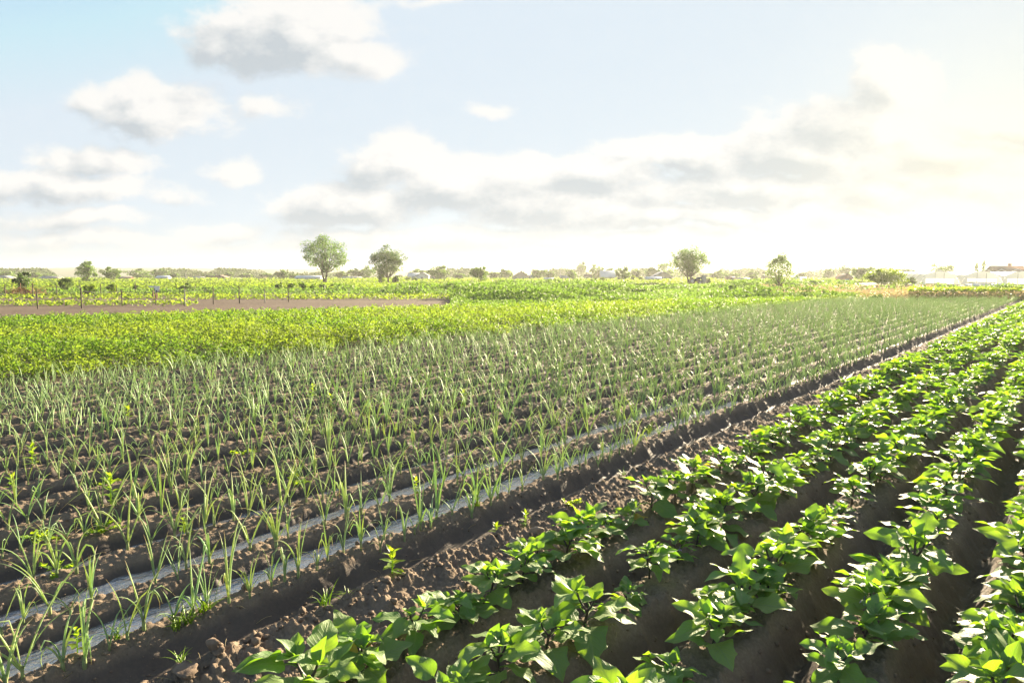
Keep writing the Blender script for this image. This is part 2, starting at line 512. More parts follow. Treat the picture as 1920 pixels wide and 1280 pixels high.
# ---- noise on the plane
def hash2(ix, iy, seed):
    h = (ix.astype(np.int64) * 374761393 + iy.astype(np.int64) * 668265263 + seed * 974711) & 0xffffffff
    h = ((h ^ (h >> 13)) * 1274126177) & 0xffffffff
    h = ((h ^ (h >> 16)) * 2246822519) & 0xffffffff
    return ((h ^ (h >> 15)) & 0xffffff) / float(0x1000000)


def vnoise(x, y, seed=0):
    ix = np.floor(x); iy = np.floor(y); fx = x - ix; fy = y - iy
    fx = fx * fx * (3 - 2 * fx); fy = fy * fy * (3 - 2 * fy)
    a = hash2(ix, iy, seed); b = hash2(ix + 1, iy, seed); c = hash2(ix, iy + 1, seed); d = hash2(ix + 1, iy + 1, seed)
    return (a + (b - a) * fx) * (1 - fy) + (c + (d - c) * fx) * fy


def fbm(x, y, octs=4, seed=0):
    s = 0; amp = .5
    for o in range(octs):
        s = s + amp * vnoise(x * 2 ** o + 17.3 * o, y * 2 ** o - 9.1 * o, seed + o); amp *= .5
    return s / (1 - .5 ** octs)


def worley(x, y, seed=0):
    ix = np.floor(x); iy = np.floor(y); best = np.full(x.shape, 9.0); bid = np.zeros(x.shape)
    for dx in (-1, 0, 1):
        for dy in (-1, 0, 1):
            jx, jy = ix + dx, iy + dy
            px = jx + hash2(jx, jy, seed); py = jy + hash2(jx, jy, seed + 5)
            d = (px - x) ** 2 + (py - y) ** 2
            m = d < best
            best = np.where(m, d, best); bid = np.where(m, hash2(jx, jy, seed + 9), bid)
    return np.sqrt(best), bid


def sstep(a, b, x):
    t = np.clip((x - a) / (b - a), 0, 1); return t * t * (3 - 2 * t)


# ------------------------------------------------------------------ the plots
ROW_A = math.atan2(1070.0, F * CP + 125 * SP)
DX, DY = math.sin(ROW_A), math.cos(ROW_A)          # along the rows
NX, NY = DY, -DX                                    # across, to the right
_p = G(766, 1000)
S_LIP = _p[0] * NX + _p[1] * NY
PITCHROW = 0.53
END_Y = 46.0                                        # far end of the planted rows


def to_it(x, y):
    return (x * NX + y * NY - S_LIP) / PITCHROW, x * DX + y * DY


def from_it(i, t):
    s = S_LIP + i * PITCHROW
    return s * NX + t * DX, s * NY + t * DY


def soil(x, y, detail=True):
    """height of the worked ground, and its damp together with painted furrow shade"""
    i, t = to_it(x, y)
    i = i + .10 * (vnoise(t * .9, np.floor(i + .5) * 3.1, 3) - .5) + .05 * (vnoise(t * 3.1, i * 2, 4) - .5) + .075 * (vnoise(t * 7.3, i * 3, 5) - .5) + .04 * (vnoise(t * 17, i * 7, 6) - .5)
    ph = np.abs(i - np.round(i)) * 2
    onion = -.115 * sstep(.24, .80, ph)
    egg = -.20 * sstep(.30, 1.0, ph)
    ditch = np.where(i < .4, -.125 * sstep(.03, .30, i), -.125 * (1 - sstep(.50, .82, i)))
    plat = .015 - .045 * np.sin(np.clip((i - .80) / 1.20, 0, 1) * math.pi) ** 1.0
    z = np.where(i <= 0, onion, np.where(i < .80, ditch, np.where(i < 2, plat, egg)))
    wet_shade = np.where(i <= 0, sstep(-.012, -.055, z), np.where(i < .80, (.80 * sstep(.0, -.06, z)), np.where(i < 2, 0, (.66 * sstep(-.025, -.10, z)))))  # irrigation damp, plus shade painted into furrow flanks and ditch banks
    rough = np.where(i <= 0, .75, np.where(i < .80, .16 + .95 * sstep(-.115, -.02, z), np.where(i < 2, 1.25, .85)))
    rough = rough * np.where((i <= 0), .62 + .38 * sstep(-.10, -.03, z), 1)
    dep = np.clip(-z / np.where(i <= 0, .115, np.where(i < .80, .125, .20)), 0, 1)
    rough = rough * (1 - .72 * 4 * dep * (1 - dep) * ((i < .80) & (i > 0) | (i > 2))) * (1 - .45 * 4 * dep * (1 - dep) * (i <= 0))
    inplot = sstep(-17.9, -17.4, i) * sstep(END_Y + 1.5, END_Y - 1, y + 0 * x)
    z = z * inplot + (-.03) * (1 - inplot)
    wet_shade = wet_shade * inplot
    h = .045 * (fbm(x * 2.4, y * 2.4, 3, 11) - .5)
    if detail:
        w1, b1 = worley(x * 9, y * 9, 21); w2, b2 = worley(x * 22, y * 22, 31); w3, b3 = worley(x * 48, y * 48, 41)
        h = h + .036 * np.clip(.62 - w1, 0, 1) * (b1 > .45) * (.4 + b1) + .030 * np.clip(.65 - w2, 0, 1) * (b2 > .3) * (.4 + b2) + .017 * np.clip(.65 - w3, 0, 1) * (.3 + b3) - .012
        h = h + .016 * (fbm(x * 38, y * 38, 3, 51) - .5)
    z = z + h * rough * inplot + .02 * (fbm(x * .5, y * .5, 3, 61) - .5) * (1 - inplot)
    return z, wet_shade, i, t, inplot


def soil_z(x, y):
    return float(soil(np.array([float(x)]), np.array([float(y)]))[0][0])


SOIL_DRY = np.array([.178, .138, .102]); GRASS = np.array([.075, .11, .026])


def ground_colour(x, y, inplot, i):
    c = np.ones(x.shape + (3,)) * SOIL_DRY
    n = fbm(x * .08, y * .08, 4, 71); n2 = fbm(x * .5, y * .5, 3, 72)
    out = 1 - inplot
    px = x / np.maximum(y, .1)
    gr = GRASS * (.75 + .6 * n[..., None])
    far = np.clip(out, 0, 1)[..., None]
    base = gr.copy()
    # leafy crop ground: dark soil under the leaves
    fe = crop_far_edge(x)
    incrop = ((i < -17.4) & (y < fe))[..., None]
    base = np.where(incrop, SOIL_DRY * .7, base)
    # fenced plot behind the crop: bare brown soil
    bare = ((y >= fe) & (y < 59) & (x < -.09 * y + 0 * n))[..., None]
    base = np.where(bare, np.array([.125, .094, .070]) * (.8 + .4 * n2[..., None]), base)
    # bright meadow
    mead = ((y > 74) & (y < 122) & (x < -.02 * y))[..., None]
    base = np.where(mead, np.array([.15, .20, .035]) * (.8 + .4 * n[..., None]), base)
    # dry grass on the right
    dry = ((y > 57) & (y < 105) & (x > .36 * y) & (x < .62 * y))[..., None]
    base = np.where(dry, np.array([.28, .21, .11]) * (.7 + .6 * n[..., None]), base)
    rightm = ((x > .5 * y) & (y > 66) & (y < 150))[..., None]
    base = np.where(rightm & ~dry, np.array([.17, .19, .05]) * (.75 + .5 * n[..., None]), base)
    # dusty track
    yr = 122 + 2 * np.sin(x * .05)
    road = ((np.abs(y - yr) < 9) & (px > -.05) & (px < .29))[..., None]
    base = np.where(road, np.array([.36, .29, .21]), base)
    c = c * (1 - far) + base * far
    return c


def crop_far_edge(x):
    return np.maximum(23.2 + .60 * (x + 19), 19.5)


def build_ground():
    fine = np.linspace(rad(-46), rad(46), 900)
    c1 = np.linspace(rad(46), rad(314), 90)[1:-1]
    ang = np.concatenate([fine, c1])
    r = np.concatenate([[.05, .3, .6], np.geomspace(.9, 62, 1250), np.geomspace(62, 1650, 90)[1:]])
    A, R = np.meshgrid(ang, r)
    x = np.sin(A) * R; y = np.cos(A) * R
    z, wet_shade, i, t, inp = soil(x.ravel(), y.ravel())
    col = ground_colour(x.ravel(), y.ravel(), inp, i)
    na, nr = len(ang), len(r)
    ii = np.arange(nr - 1)[:, None] * na; jj = np.arange(na)[None]; j2 = (jj + 1) % na
    f = np.stack([ii + jj, ii + na + jj, ii + na + j2, ii + j2], -1).reshape(-1, 4)[:, ::-1]
    v = np.stack([x.ravel(), y.ravel(), z], -1)
    col = np.concatenate([col, np.ones((len(col), 1))], -1)
    me = mesh_np('ground', v, f, M['soil'], attrs={'Col': col, 'wet_shade': wet_shade}, smooth=True)
    tag(link('ground', me), kind='structure')


build_ground()


def build_water():
    for k, (i0, z, t0, t1) in enumerate(((-.5, -.067, -1.5, 9.5), (-1.5, -.069, -3, 9), (-2.5, -.096, -4, 8), (-3.5, -.102, -5, 7))):
        tt = np.arange(t0, t1, .25); w = .36
        v = []
        for e in (-w, w):
            xx, yy = from_it(i0 + e, tt); v.append(np.stack([xx, yy, np.full(len(tt), z)], -1))
        v = np.stack(v, 1).reshape(-1, 3)
        n = np.arange(len(tt) - 1)[:, None] * 2
        f = np.concatenate([n, n + 1, n + 3, n + 2], 1)
        tag(link('water', mesh_np('water', v, f, M['water'])), kind='structure')


build_water()

# ------------------------------------------------------------------ leaves and plants
def leaf_geo(L, W, nu=7, nv=10, fold=.25, droop=.35, wave=.05, lobes=.10, ph=0.0, point=1.0):
    """leaf along +x, flat in xy, with folded midrib, drooping tip and wavy edge"""
    v = np.linspace(0, 1, nv); u = np.linspace(-1, 1, nu)
    w = W * np.sin(math.pi * np.clip(v, 0.0, 1) ** .72) ** .75
    w = w * (1 - .25 * v * point)
    w[0] = .06 * W; w[-1] = .012 * W
    w = w * (1 + lobes * np.sin(v * 15 + ph))
    U, V = np.meshgrid(u, v); Wd = w[:, None] * np.ones(nu)
    x = L * V - .05 * L * np.abs(U) * (1 - V)
    y = U * Wd
    z = np.abs(U) * Wd * fold - droop * L * V ** 2 * .5 + wave * L * np.sin(V * 10 + ph + np.sign(U) * 1.1) * U ** 2 * np.sin(math.pi * V)
    pts = np.stack([x, y, z], -1).reshape(-1, 3)
    i = np.arange(nv - 1)[:, None] * nu; j = np.arange(nu - 1)[None]
    f = np.stack([i + j, i + j + 1, i + nu + j + 1, i + nu + j], -1).reshape(-1, 4)
    uv = np.stack([(U + 1) / 2, V], -1).reshape(-1, 2)
    return pts, f, uv


def arc(p0, az, el0, el1, L, n=5):
    pts = [np.array(p0, float)]
    for k in range(n - 1):
        e = el0 + (el1 - el0) * k / max(1, n - 2)
        pts.append(pts[-1] + L / (n - 1) * np.array([math.cos(az) * math.cos(e), math.sin(az) * math.cos(e), math.sin(e)]))
    return np.array(pts)


def make_eggplant(seed, lod=0):
    """returns list of (kind, MB); full leaf meshes at lod 0"""
    r = random.Random(seed)
    parts = []
    stem = MB()
    hs = r.uniform(.07, .11)
    lean = r.uniform(0, 6.28)
    top = np.array([math.cos(lean) * .02, math.sin(lean) * .02, hs])
    stem.tube([(0, 0, -.04), tuple(top * .5), tuple(top)], [.008, .007, .006], 6 if lod == 0 else 3)
    nb = r.choice((2, 3, 3)); a0 = r.uniform(0, 6.28)
    nodes = [(top * .35, a0 + .3, 0), (top * .45, a0 + 1.8, 0), (top * .55, a0 + 3.2, 0), (top * .7, a0 + 4.4, 0), (top * .85, a0 + 5.6, .1)]
    tips = []
    for b in range(nb):
        az = a0 + b * 6.28 / nb + r.uniform(-.3, .3)
        p = arc(top, az, rad(48), rad(72), r.uniform(.05, .10), 4)
        stem.tube(p, [.006, .0055, .005, .004], 5 if lod == 0 else 3)
        for q in (1, 2, 3):
            nodes.append((p[q], az + r.uniform(-1.2, 1.2) + (q % 2) * 1.5, q / 3))
        tips.append(p[-1])
    leaves = []
    for p, az, h in nodes:
        L = r.uniform(.125, .19) * (1 - .30 * h); W = L * r.uniform(.33, .44)
        mb = MB(); tint = r.uniform(0, 1)
        el = rad(r.uniform(15, 45))
        pet = arc(p, az, el, el - .3, r.uniform(.03, .065), 3)
        mb.tube(pet, [.0035, .003, .0025], 4 if lod == 0 else 3, tint=tint, cap=False)
        g, f, uv = leaf_geo(L, W, *((9, 13) if lod == 0 else (3, 5)), fold=r.uniform(-.02, .30), droop=r.uniform(.1, .8), wave=r.uniform(.05, .10), lobes=r.uniform(.05, .13), ph=r.uniform(0, 6))
        R = rotm(az, el - .3 + rad(r.uniform(-12, 18)), rad(r.uniform(-28, 28)))
        mb.add(g @ R.T + pet[-1], f, uv, tint)
        leaves.append(mb)
    for p in tips:                     # young pale leaves at the tips
        for k in range(3 if lod == 0 else 2):
            L = r.uniform(.05, .095); mb = MB()
            az = r.uniform(0, 6.28)
            g, f, uv = leaf_geo(L, L * .36, *((5, 7) if lod == 0 else (3, 4)), fold=.5, droop=r.uniform(0, .6), wave=.06, ph=r.uniform(0, 6))
            mb.add(g @ rotm(az, rad(r.uniform(15, 70)), 0).T + p, f, uv, r.uniform(0, 1))
            leaves.append(mb)
    return stem, leaves, tips


def make_flower(p, seed):
    r = random.Random(seed); mb = MB()
    for k in range(5):
        g, f, uv = leaf_geo(.022, .010, 3, 4, fold=.3, droop=.5, wave=0, lobes=0)
        mb.add(g @ rotm(k * 1.257, rad(-20), 0).T + np.array(p), f, uv, .2)
    mb.tube([tuple(p), tuple(np.array(p) + (0, 0, .02))], [.003, .002], 5)
    return mb


ONES = ['', 'first', 'second', 'third', 'fourth', 'fifth', 'sixth', 'seventh', 'eighth', 'ninth', 'tenth', 'eleventh', 'twelfth', 'thirteenth', 'fourteenth', 'fifteenth', 'sixteenth', 'seventeenth', 'eighteenth', 'nineteenth']
TENS = ['', '', 'twent', 'thirt', 'fort', 'fift', 'sixt', 'sevent', 'eight', 'ninet']


def ordinal(n):
    if n < 20: return ONES[n]
    if n % 10 == 0: return TENS[n // 10] + 'ieth'
    return TENS[n // 10] + 'y-' + ONES[n % 10]


def in_frame(x, y, z=.15, m=40):
    v = np.array([x, y, z - H]); depth = v[1] * CP - v[2] * SP
    if depth < .3: return False
    px = 960 + F * v[0] / depth; py = 640 - F * (v[1] * SP + v[2] * CP) / depth
    return -m < px < 1920 + m and -m < py < 1280 + m * 1.5


# ---- eggplants: measured foot points of the near plants, then even planting
EGG_ROWS = {
    2: [(560, 1330), (674, 1272), (784, 1206), (872, 1172), (915, 1125), (966, 1088), (1012, 1080), (1056, 1050), (1130, 1004), (1180, 985), (1228, 961)],
    3: [(800, 1340), (905, 1270), (990, 1215), (1080, 1176), (1150, 1125), (1222, 1090), (1250, 1048), (1310, 1031), (1362, 988), (1414, 961)],
    4: [(1130, 1345), (1215, 1275), (1314, 1225), (1371, 1156), (1441, 1102), (1512, 1038), (1566, 978), (1640, 917)],
    5: [(1440, 1345), (1510, 1262), (1565, 1210), (1602, 1172), (1656, 1115), (1700, 1045), (1740, 974), (1784, 917)],
    6: [(1880, 1340), (1895, 1240), (1898, 1170), (1905, 1100), (1910, 1030), (1915, 975), (1925, 920)],
}
ROW_PHRASE = {2: 'row nearest the ditch', 3: 'second row from the ditch', 4: 'third row from the ditch', 5: 'fourth row from the ditch', 6: 'rightmost row'}

egg_all = []
for row, pts in EGG_ROWS.items():
    ts = sorted(to_it(*G(*p)[:2])[1] for p in pts)
    for a, b in list(zip(ts[:-1], ts[1:])):
        if b - a > .40: ts.append((a + b) / 2 + rng.uniform(-.03, .03))
    ts.sort()
    t = ts[-1]
    while True:
        t += rng.uniform(.24, .34)
        x, y = from_it(row, t)
        if y > END_Y - 1: break
        ts.append(t)
    cnt = 0
    for t in ts:
        x, y = from_it(row + rng.uniform(-.055, .055), t)
        if in_frame(x, y, m=90):
            cnt += 1
            egg_all.append((math.hypot(x, y), row, cnt, x, y))
egg_all.sort()
egg_side = []                      # rows past the right edge of the picture
for row in (7, 8, 9):
    t = 1.0
    while t < END_Y:
        t += rng.uniform(.25, .34); x, y = from_it(row + rng.uniform(-.05, .05), t)
        if 2.5 < y < END_Y: egg_side.append((x, y))

NV = 22
EGG_V = []
for s in range(NV):
    stem, leaves, tips = make_eggplant(100 + s)
    fol = MB()
    for l in leaves: fol.merge(l)
    EGG_V.append(dict(stem=stem.mesh('stem', M['egg_stem']), leaves=[l.mesh('leaf', M['egg_leaf']) for l in leaves],
                      foliage=fol.mesh('foliage', M['egg_leaf']), tips=tips,
                      yellow=leaves[s % 3].mesh('yellow_leaf', M['egg_yellow']), ys=s % 3,
                      flower=make_flower(tips[0] + np.array((.02, .01, -.04)), s).mesh('flower', M['petal'])))
stuff_egg = MB(); EGG_LOW = []
for s in range(8):
    stem, leaves, tips = make_eggplant(300 + s, 1)
    mb = MB(); mb.merge(stem)
    for l in leaves: mb.merge(l)
    EGG_LOW.append(mb)

for k, (dist, row, cnt, x, y) in enumerate(egg_all):
    z = soil_z(x, y) + .005; rz = rng.uniform(0, 6.28)
    sc = float(np.clip(rng.normal(1.0, .18), .55, 1.28)) * 1.04
    if k < 300:
        vi = int(rng.integers(NV)); V = EGG_V[vi]
        near = k < 70
        fl = near and rng.random() < .14; yl = near and rng.random() < .22
        look = 'large broad-leaved' if sc > 1.2 else 'small young' if sc < .88 else ('bushy', 'leafy', 'spreading', 'upright')[vi % 4]
        extra = ' with lilac flower' if fl else ' with yellow leaf' if yl else ''
        if extra: look = look.split()[0]
        lab = f'{look} eggplant{extra}, {ordinal(cnt)} from the front of the {ROW_PHRASE[row]}'
        o = thing('eggplant_plant', lab, 'eggplant', (x, y, z), rz, 'eggplant plants in the ridged rows', sc)
        link('stem', V['stem'], o)
        if near:
            for q, l in enumerate(V['leaves']):
                if yl and not fl and q == V['ys']:
                    lf = link('leaf', V['yellow'], o); lf['label'] = 'yellowing leaf'
                else:
                    link('leaf', l, o)
            if fl: link('flower', V['flower'], o)
        else:
            link('foliage', V['foliage'], o)
    else:
        Mx = np.array(Matrix.Translation((x, y, z)) @ Matrix.Rotation(rz, 4, 'Z') @ Matrix.Scale(sc * 1.1, 4))
        stuff_egg.merge(EGG_LOW[k % 8], Mx)
for k, (x, y) in enumerate(egg_side):
    stuff_egg.merge(EGG_LOW[k % 8], np.array(Matrix.Translation((x, y, soil_z(x, y))) @ Matrix.Rotation(k * 2.1, 4, 'Z') @ Matrix.Scale(float(rng.uniform(.85, 1.25)), 4)))
tag(stuff_egg.obj('eggplant_rows', M['egg_far'], smooth=True), 'far ends of the eggplant rows running towards the greenhouse', 'crop', kind='stuff')

# ---- onions
TRAITS = ['upright', 'drooping', 'spreading', 'slender', 'bent-leaved', 'tall', 'sparse', 'tufted']


def make_onion(seed, lod=0):
    r = random.Random(seed); tr = TRAITS[seed % 8]
    nl = {'sparse': 3, 'slender': 4, 'tufted': 7}.get(tr, r.choice((4, 5, 6)))
    h = r.uniform(.225, .35) * (1.2 if tr == 'tall' else 1)
    stalk = MB(); leaves = MB()
    hs = r.uniform(.03, .06)
    stalk.tube([(0, 0, -.03), (0, 0, hs * .5), (0, 0, hs)], [.008, .0075, .006], 6 if lod == 0 else 3)
    a0 = r.uniform(0, 6.28)
    seg = 9 if lod == 0 else 6
    plane = r.uniform(0, 3.14)
    for k in range(nl):
        az = plane + (k % 2) * math.pi + r.uniform(-.5, .5)
        tilt = rad(r.uniform(2, 30) + (14 if tr == 'spreading' else 0)) * (.4 + .6 * k / nl + .2)
        L = h * r.uniform(.75, 1.3) * (1 - .25 * (k / nl))
        curve = rad(r.uniform(5, 75) + (40 if tr == 'drooping' else 0)) * (.3 if tr == 'upright' else 1)
        kink = r.random() < (0 if tr == 'upright' else .5 if tr in ('bent-leaved', 'drooping') else .24)
        kp = r.uniform(.45, .8)
        p = np.array([math.cos(az) * .003, math.sin(az) * .003, hs * .6]); pts = [p]
        for j in range(seg - 1):
            s = (j + 1) / (seg - 1)
            a = tilt + curve * s ** 2 + (rad(105) * min(1, (s - kp) / .18) if kink and s > kp else 0)
            p = p + L / (seg - 1) * np.array([math.cos(az) * math.sin(a), math.sin(az) * math.sin(a), math.cos(a)])
            pts.append(p)
        rr = .0054 * r.uniform(.75, 1.25) * np.array([.75] + [1 - .9 * (j / (seg - 1)) ** 2.0 for j in range(1, seg)])
        leaves.tube(pts, rr, 5 if lod == 0 else 3, tint=r.uniform(0, .5), flat=.45, cap=False)
    return stalk, leaves


ON_V = []
for s in range(24):
    st, lv = make_onion(500 + s * 1)
    ON_V.append((st.mesh('stalk', M['onion_stalk']), lv.mesh('leaves', M['onion']), TRAITS[(500 + s) % 8]))
ON_LOW = []
for s in range(24):
    st, lv = make_onion(700 + s, 1)
    lv.merge(st); ON_LOW.append(lv)

on_all = []; on_side = []
for row in range(0, -18, -1):
    t = -22.0 + rng.uniform(0, .2); cnt = 0
    while True:
        t += rng.uniform(.07, .145)
        if rng.random() < .06: t += .18
        x, y = from_it(row + rng.uniform(-.10, .10), t)
        if y > END_Y: break
        if y < .8 or not in_frame(x, y, m=700): continue
        if not in_frame(x, y, m=60):
            on_side.append((x, y)); continue
        cnt += 1
        on_all.append((math.hypot(x, y), row, cnt, x, y))
on_all.sort()
stuff_on = MB()
RID = {0: 'ridge beside the ditch'}
for k, (dist, row, cnt, x, y) in enumerate(on_all):
    z = soil_z(x, y) + .004; rz = rng.uniform(0, 6.28); sc = float(np.clip(rng.normal(1.0, .2), .5, 1.4))
    if k < 300:
        st, lv, tr = ON_V[int(rng.integers(24))]
        ridge = RID.get(row, f'{ordinal(1 - row)} onion ridge from the ditch')
        lab = f'{tr} onion, {ordinal(cnt)} from the left end of the {ridge}'
        o = thing('onion_plant', lab, 'onion', (x, y, z), rz, 'onion plants on the ridges left of the ditch', sc)
        link('stalk', st, o); link('leaves', lv, o)
    else:
        Mx = np.array(Matrix.Translation((x, y, z)) @ Matrix.Rotation(rz, 4, 'Z') @ Matrix.Scale(sc, 4))
        stuff_on.merge(ON_LOW[k % 24], Mx)
for k, (x, y) in enumerate(on_side):
    stuff_on.merge(ON_LOW[k % 24], np.array(Matrix.Translation((x, y, soil_z(x, y))) @ Matrix.Rotation(k * 1.7, 4, 'Z')))
tag(stuff_on.obj('onion_rows', M['onion'], smooth=True), 'dense grey green onion rows stretching away from the ditch', 'crop', kind='stuff')
print('eggplants', len(egg_all), 'onions', len(on_all))

# ---- weeds among the onions and on the banks
def weed_broad(seed):
    r = random.Random(seed); st = MB(); lv = MB()
    h = r.uniform(.10, .16)
    st.tube([(0, 0, -.02), (.004, 0, h * .5), (0, .004, h)], [.0035, .003, .002], 5)
    for k in range(11):
        q = k / 10; L = r.uniform(.05, .075) * (1.15 - .5 * q)
        g, f, uv = leaf_geo(L, L * .30, 5, 6, fold=.3, droop=.4, wave=.03, lobes=.03, ph=k)
        lv.add(g @ rotm(k * 2.4 + r.uniform(-.3, .3), rad(10 + 45 * q), 0).T + np.array((0, 0, h * (.15 + .85 * q))), f, uv, r.uniform(0, .5))
    return st, lv


def weed_creep(seed):
    r = random.Random(seed); st = MB(); lv = MB()
    for b in range(7):
        az = r.uniform(0, 6.28); p = arc((0, 0, .0), az, rad(35), rad(-5), r.uniform(.06, .14), 6)
        st.tube(p, .002, 4)
        for q in p[1:]:
            for k in range(4):
                L = r.uniform(.018, .03)
                g, f, uv = leaf_geo(L, L * .42, 3, 4, fold=.2, droop=.2, wave=0, lobes=0)
                lv.add(g @ rotm(r.uniform(0, 6.28), rad(r.uniform(0, 60)), 0).T + q, f, uv, r.uniform(0, .5))
    return st, lv


def weed_grass(seed):
    r = random.Random(seed); lv = MB()
    for b in range(16):
        az = r.uniform(0, 6.28); L = r.uniform(.06, .16)
        p = arc((r.uniform(-.02, .02), r.uniform(-.02, .02), 0), az, rad(r.uniform(50, 85)), rad(r.uniform(-20, 45)), L, 6)
        lv.tube(p, .004 * np.array([.8, 1, 1, .8, .5, .08]), 3, tint=r.uniform(0, .5), flat=.3, cap=False)
    return None, lv


WEEDS = [  # kind, px, py, scale, label
    ('broad', 62, 872, 1.3, 'bright yellow green weed at the left end of the seventh ridge'),
    ('broad', 22, 900, 1.2, 'wide yellow green weed left of the tall bright weed, among onions'),
    ('broad', 208, 945, 1.4, 'tall lime green weed with large top leaves amid the onions'),
    ('broad', 735, 1078, 1.35, 'lone upright weed with pairs of leaves on the ditch bank'),
    ('broad', 868, 752, 1.6, 'bright weed standing out halfway along the onion rows'),
    ('broad', 985, 985, .7, 'small pale weed on the bank above the round stone'),
    ('broad', 930, 992, .75, 'small bushy weed at the ditch rim left of the pale weed'),
    ('broad', 145, 1225, .8, 'weed with one broad leaf behind an onion by the water'),
    ('broad', 586, 742, 1.5, 'yellowish weed among the middle onion rows at left'),
    ('broad', 345, 1002, .9, 'yellow leaved weed on the third onion ridge'),
    ('broad', 780, 925, .9, 'leafy weed beside onions on the ridge between the water furrows'),
    ('broad', 620, 760, 1.3, 'light green weed right of the yellowish weed in the onions'),
    ('broad', 240, 775, 1.5, 'yellow weed near the left side of the back onion rows'),
    ('creep', 190, 890, 1.3, 'creeping weed mat between the two lime green weeds'),
    ('creep', 95, 1012, 1.2, 'low creeping weed with red stems on the fourth ridge'),
    ('creep', 190, 1002, 1.1, 'flat patch of small round leaves right of the red stemmed mat'),
    ('creep', 352, 940, 1.1, 'small creeping weed patch on the fifth onion ridge'),
    ('creep', 105, 1065, 1.1, 'creeping weed patch beside onions above the upper water furrow'),
    ('creep', 560, 905, 1.1, 'creeping green mat halfway along the fourth onion ridge'),
    ('creep', 1062, 950, .9, 'tiny creeping weed on the clod bank beside the ditch'),
    ('creep', 455, 850, 1.2, 'creeping mat under the onions left of the furrow bend'),
    ('grass', 330, 1172, 1.1, 'grass tuft at the foot of onions on the ditch rim'),
    ('grass', 352, 1165, 1.0, 'second grass tuft just right of the rim tuft'),
    ('grass', 385, 1142, 1.2, 'tall bright grass tuft on the ditch rim by the water'),
    ('grass', 608, 1140, .95, 'short bright grass clump on the right bank of the ditch'),
    ('grass', 338, 1255, .7, 'tiny grass sprout alone on the clods at the bottom'),
    ('grass', 222, 1200, .8, 'spindly grass sprout on the rim near the bottom left'),
    ('grass', 893, 950, 1.1, 'grass tuft mixed with onions at the middle of the rim'),
    ('grass', 555, 895, 1.1, 'grass clump with fine blades on the fourth onion ridge'),
    ('grass', 1010, 870, 1.2, 'long green grass patch on the second ridge beside water'),
    ('grass', 1215, 800, 1.3, 'grass clump at the far bend of the water furrow'),
    ('grass', 650, 1120, .7, 'thin grass sprout on the clods beside the first eggplants'),
    ('grass', 1170, 870, .8, 'pale drooping grass sprig hanging over the ditch rim'),
    ('grass', 838, 1240, 1.0, 'yellow green grass growing between the first eggplants'),
]
for k, (kind, px, py, sc, lab) in enumerate(WEEDS):
    g = G(px, py); x, y = g[0], g[1]
    st, lv = {'broad': weed_broad, 'creep': weed_creep, 'grass': weed_grass}[kind](900 + k)
    o = thing({'broad': 'broadleaf_weed', 'creep': 'creeping_weed', 'grass': 'grass_tuft'}[kind], lab, 'grass' if kind == 'grass' else 'weed', (x, y, soil_z(x, y)), rng.uniform(0, 6.28), 'weeds among the crops', sc)
    if st: st.obj('stem', M['weed'], o, True)
    lv.obj('blades' if kind == 'grass' else 'leaves', M['weed'], o, True)

# ---- clods and stones
def rock(seed, sub=2):
    import bmesh
    bm = bmesh.new(); bmesh.ops.create_icosphere(bm, subdivisions=sub, radius=1)
    v = np.array([w.co for w in bm.verts]); f = np.array([[w.index for w in q.verts] for q in bm.faces]); bm.free()
    r = np.random.default_rng(seed)
    for _ in range(9):
        n = r.normal(size=3); n /= np.linalg.norm(n); d = r.uniform(.45, .9)
        over = np.clip(v @ n - d, 0, None); v = v - over[:, None] * n
    v = v * (1 + .10 * r.normal(size=(len(v), 1))) * r.uniform(.7, 1.2, 3) * np.array([1, 1, .72])
    return v, f


def build_clods():
    prot = [rock(s, 1) for s in range(14)]
    mb = MB()

    def put(i0, i1, n, smin, smax, tmin, tmax):
        lt = rng.uniform(0, 1, n) ** 1.9 * (tmax - tmin) + tmin
        ii = rng.uniform(i0, i1, n)
        xs, ys = from_it(ii, lt)
        zz = soil(xs, ys)[0]
        for a in range(n):
            if not in_frame(xs[a], ys[a], 0, 60): continue
            s = smin + (smax - smin) * rng.random() ** 5.5
            v, f = prot[int(rng.integers(14))]
            ca, sa = math.cos(rng.uniform(0, 6.28)), math.sin(rng.uniform(0, 6.28))
            n_ = math.hypot(ca, sa); ca, sa = ca / n_, sa / n_
            R = np.array([[ca, -sa, 0], [sa, ca, 0], [0, 0, 1]])
            mb.add(v @ R.T * s + (xs[a], ys[a], zz[a] + s * .25), f)
    put(.66, 1.0, 2600, .0035, .027, -1.5, 24)
    put(.72, 2.05, 4200, .003, .030, -1.5, 20)
    for r_ in (2, 3, 4, 5, 6):
        put(r_ - .33, r_ + .33, 900, .005, .024, .0, 14)
        put(r_ + .28, r_ + .72, 900, .004, .026, .0, 12)
    put(.03, .30, 700, .004, .02, -1.5, 20)
    for r_ in range(0, -9, -1):
        put(r_ - .42, r_ - .22, 260, .004, .018, -6, 14)
        put(r_ + .20, r_ + .34, 200, .004, .016, -6, 14)
        put(r_ - .26, r_ + .26, 900, .005, .024, -6 + .0 * r_, 16)
    tag(mb.obj('soil_clods', M['clod'], smooth=False), 'loose brown clods strewn over the ridges and ditch bank', 'soil clods', kind='stuff')


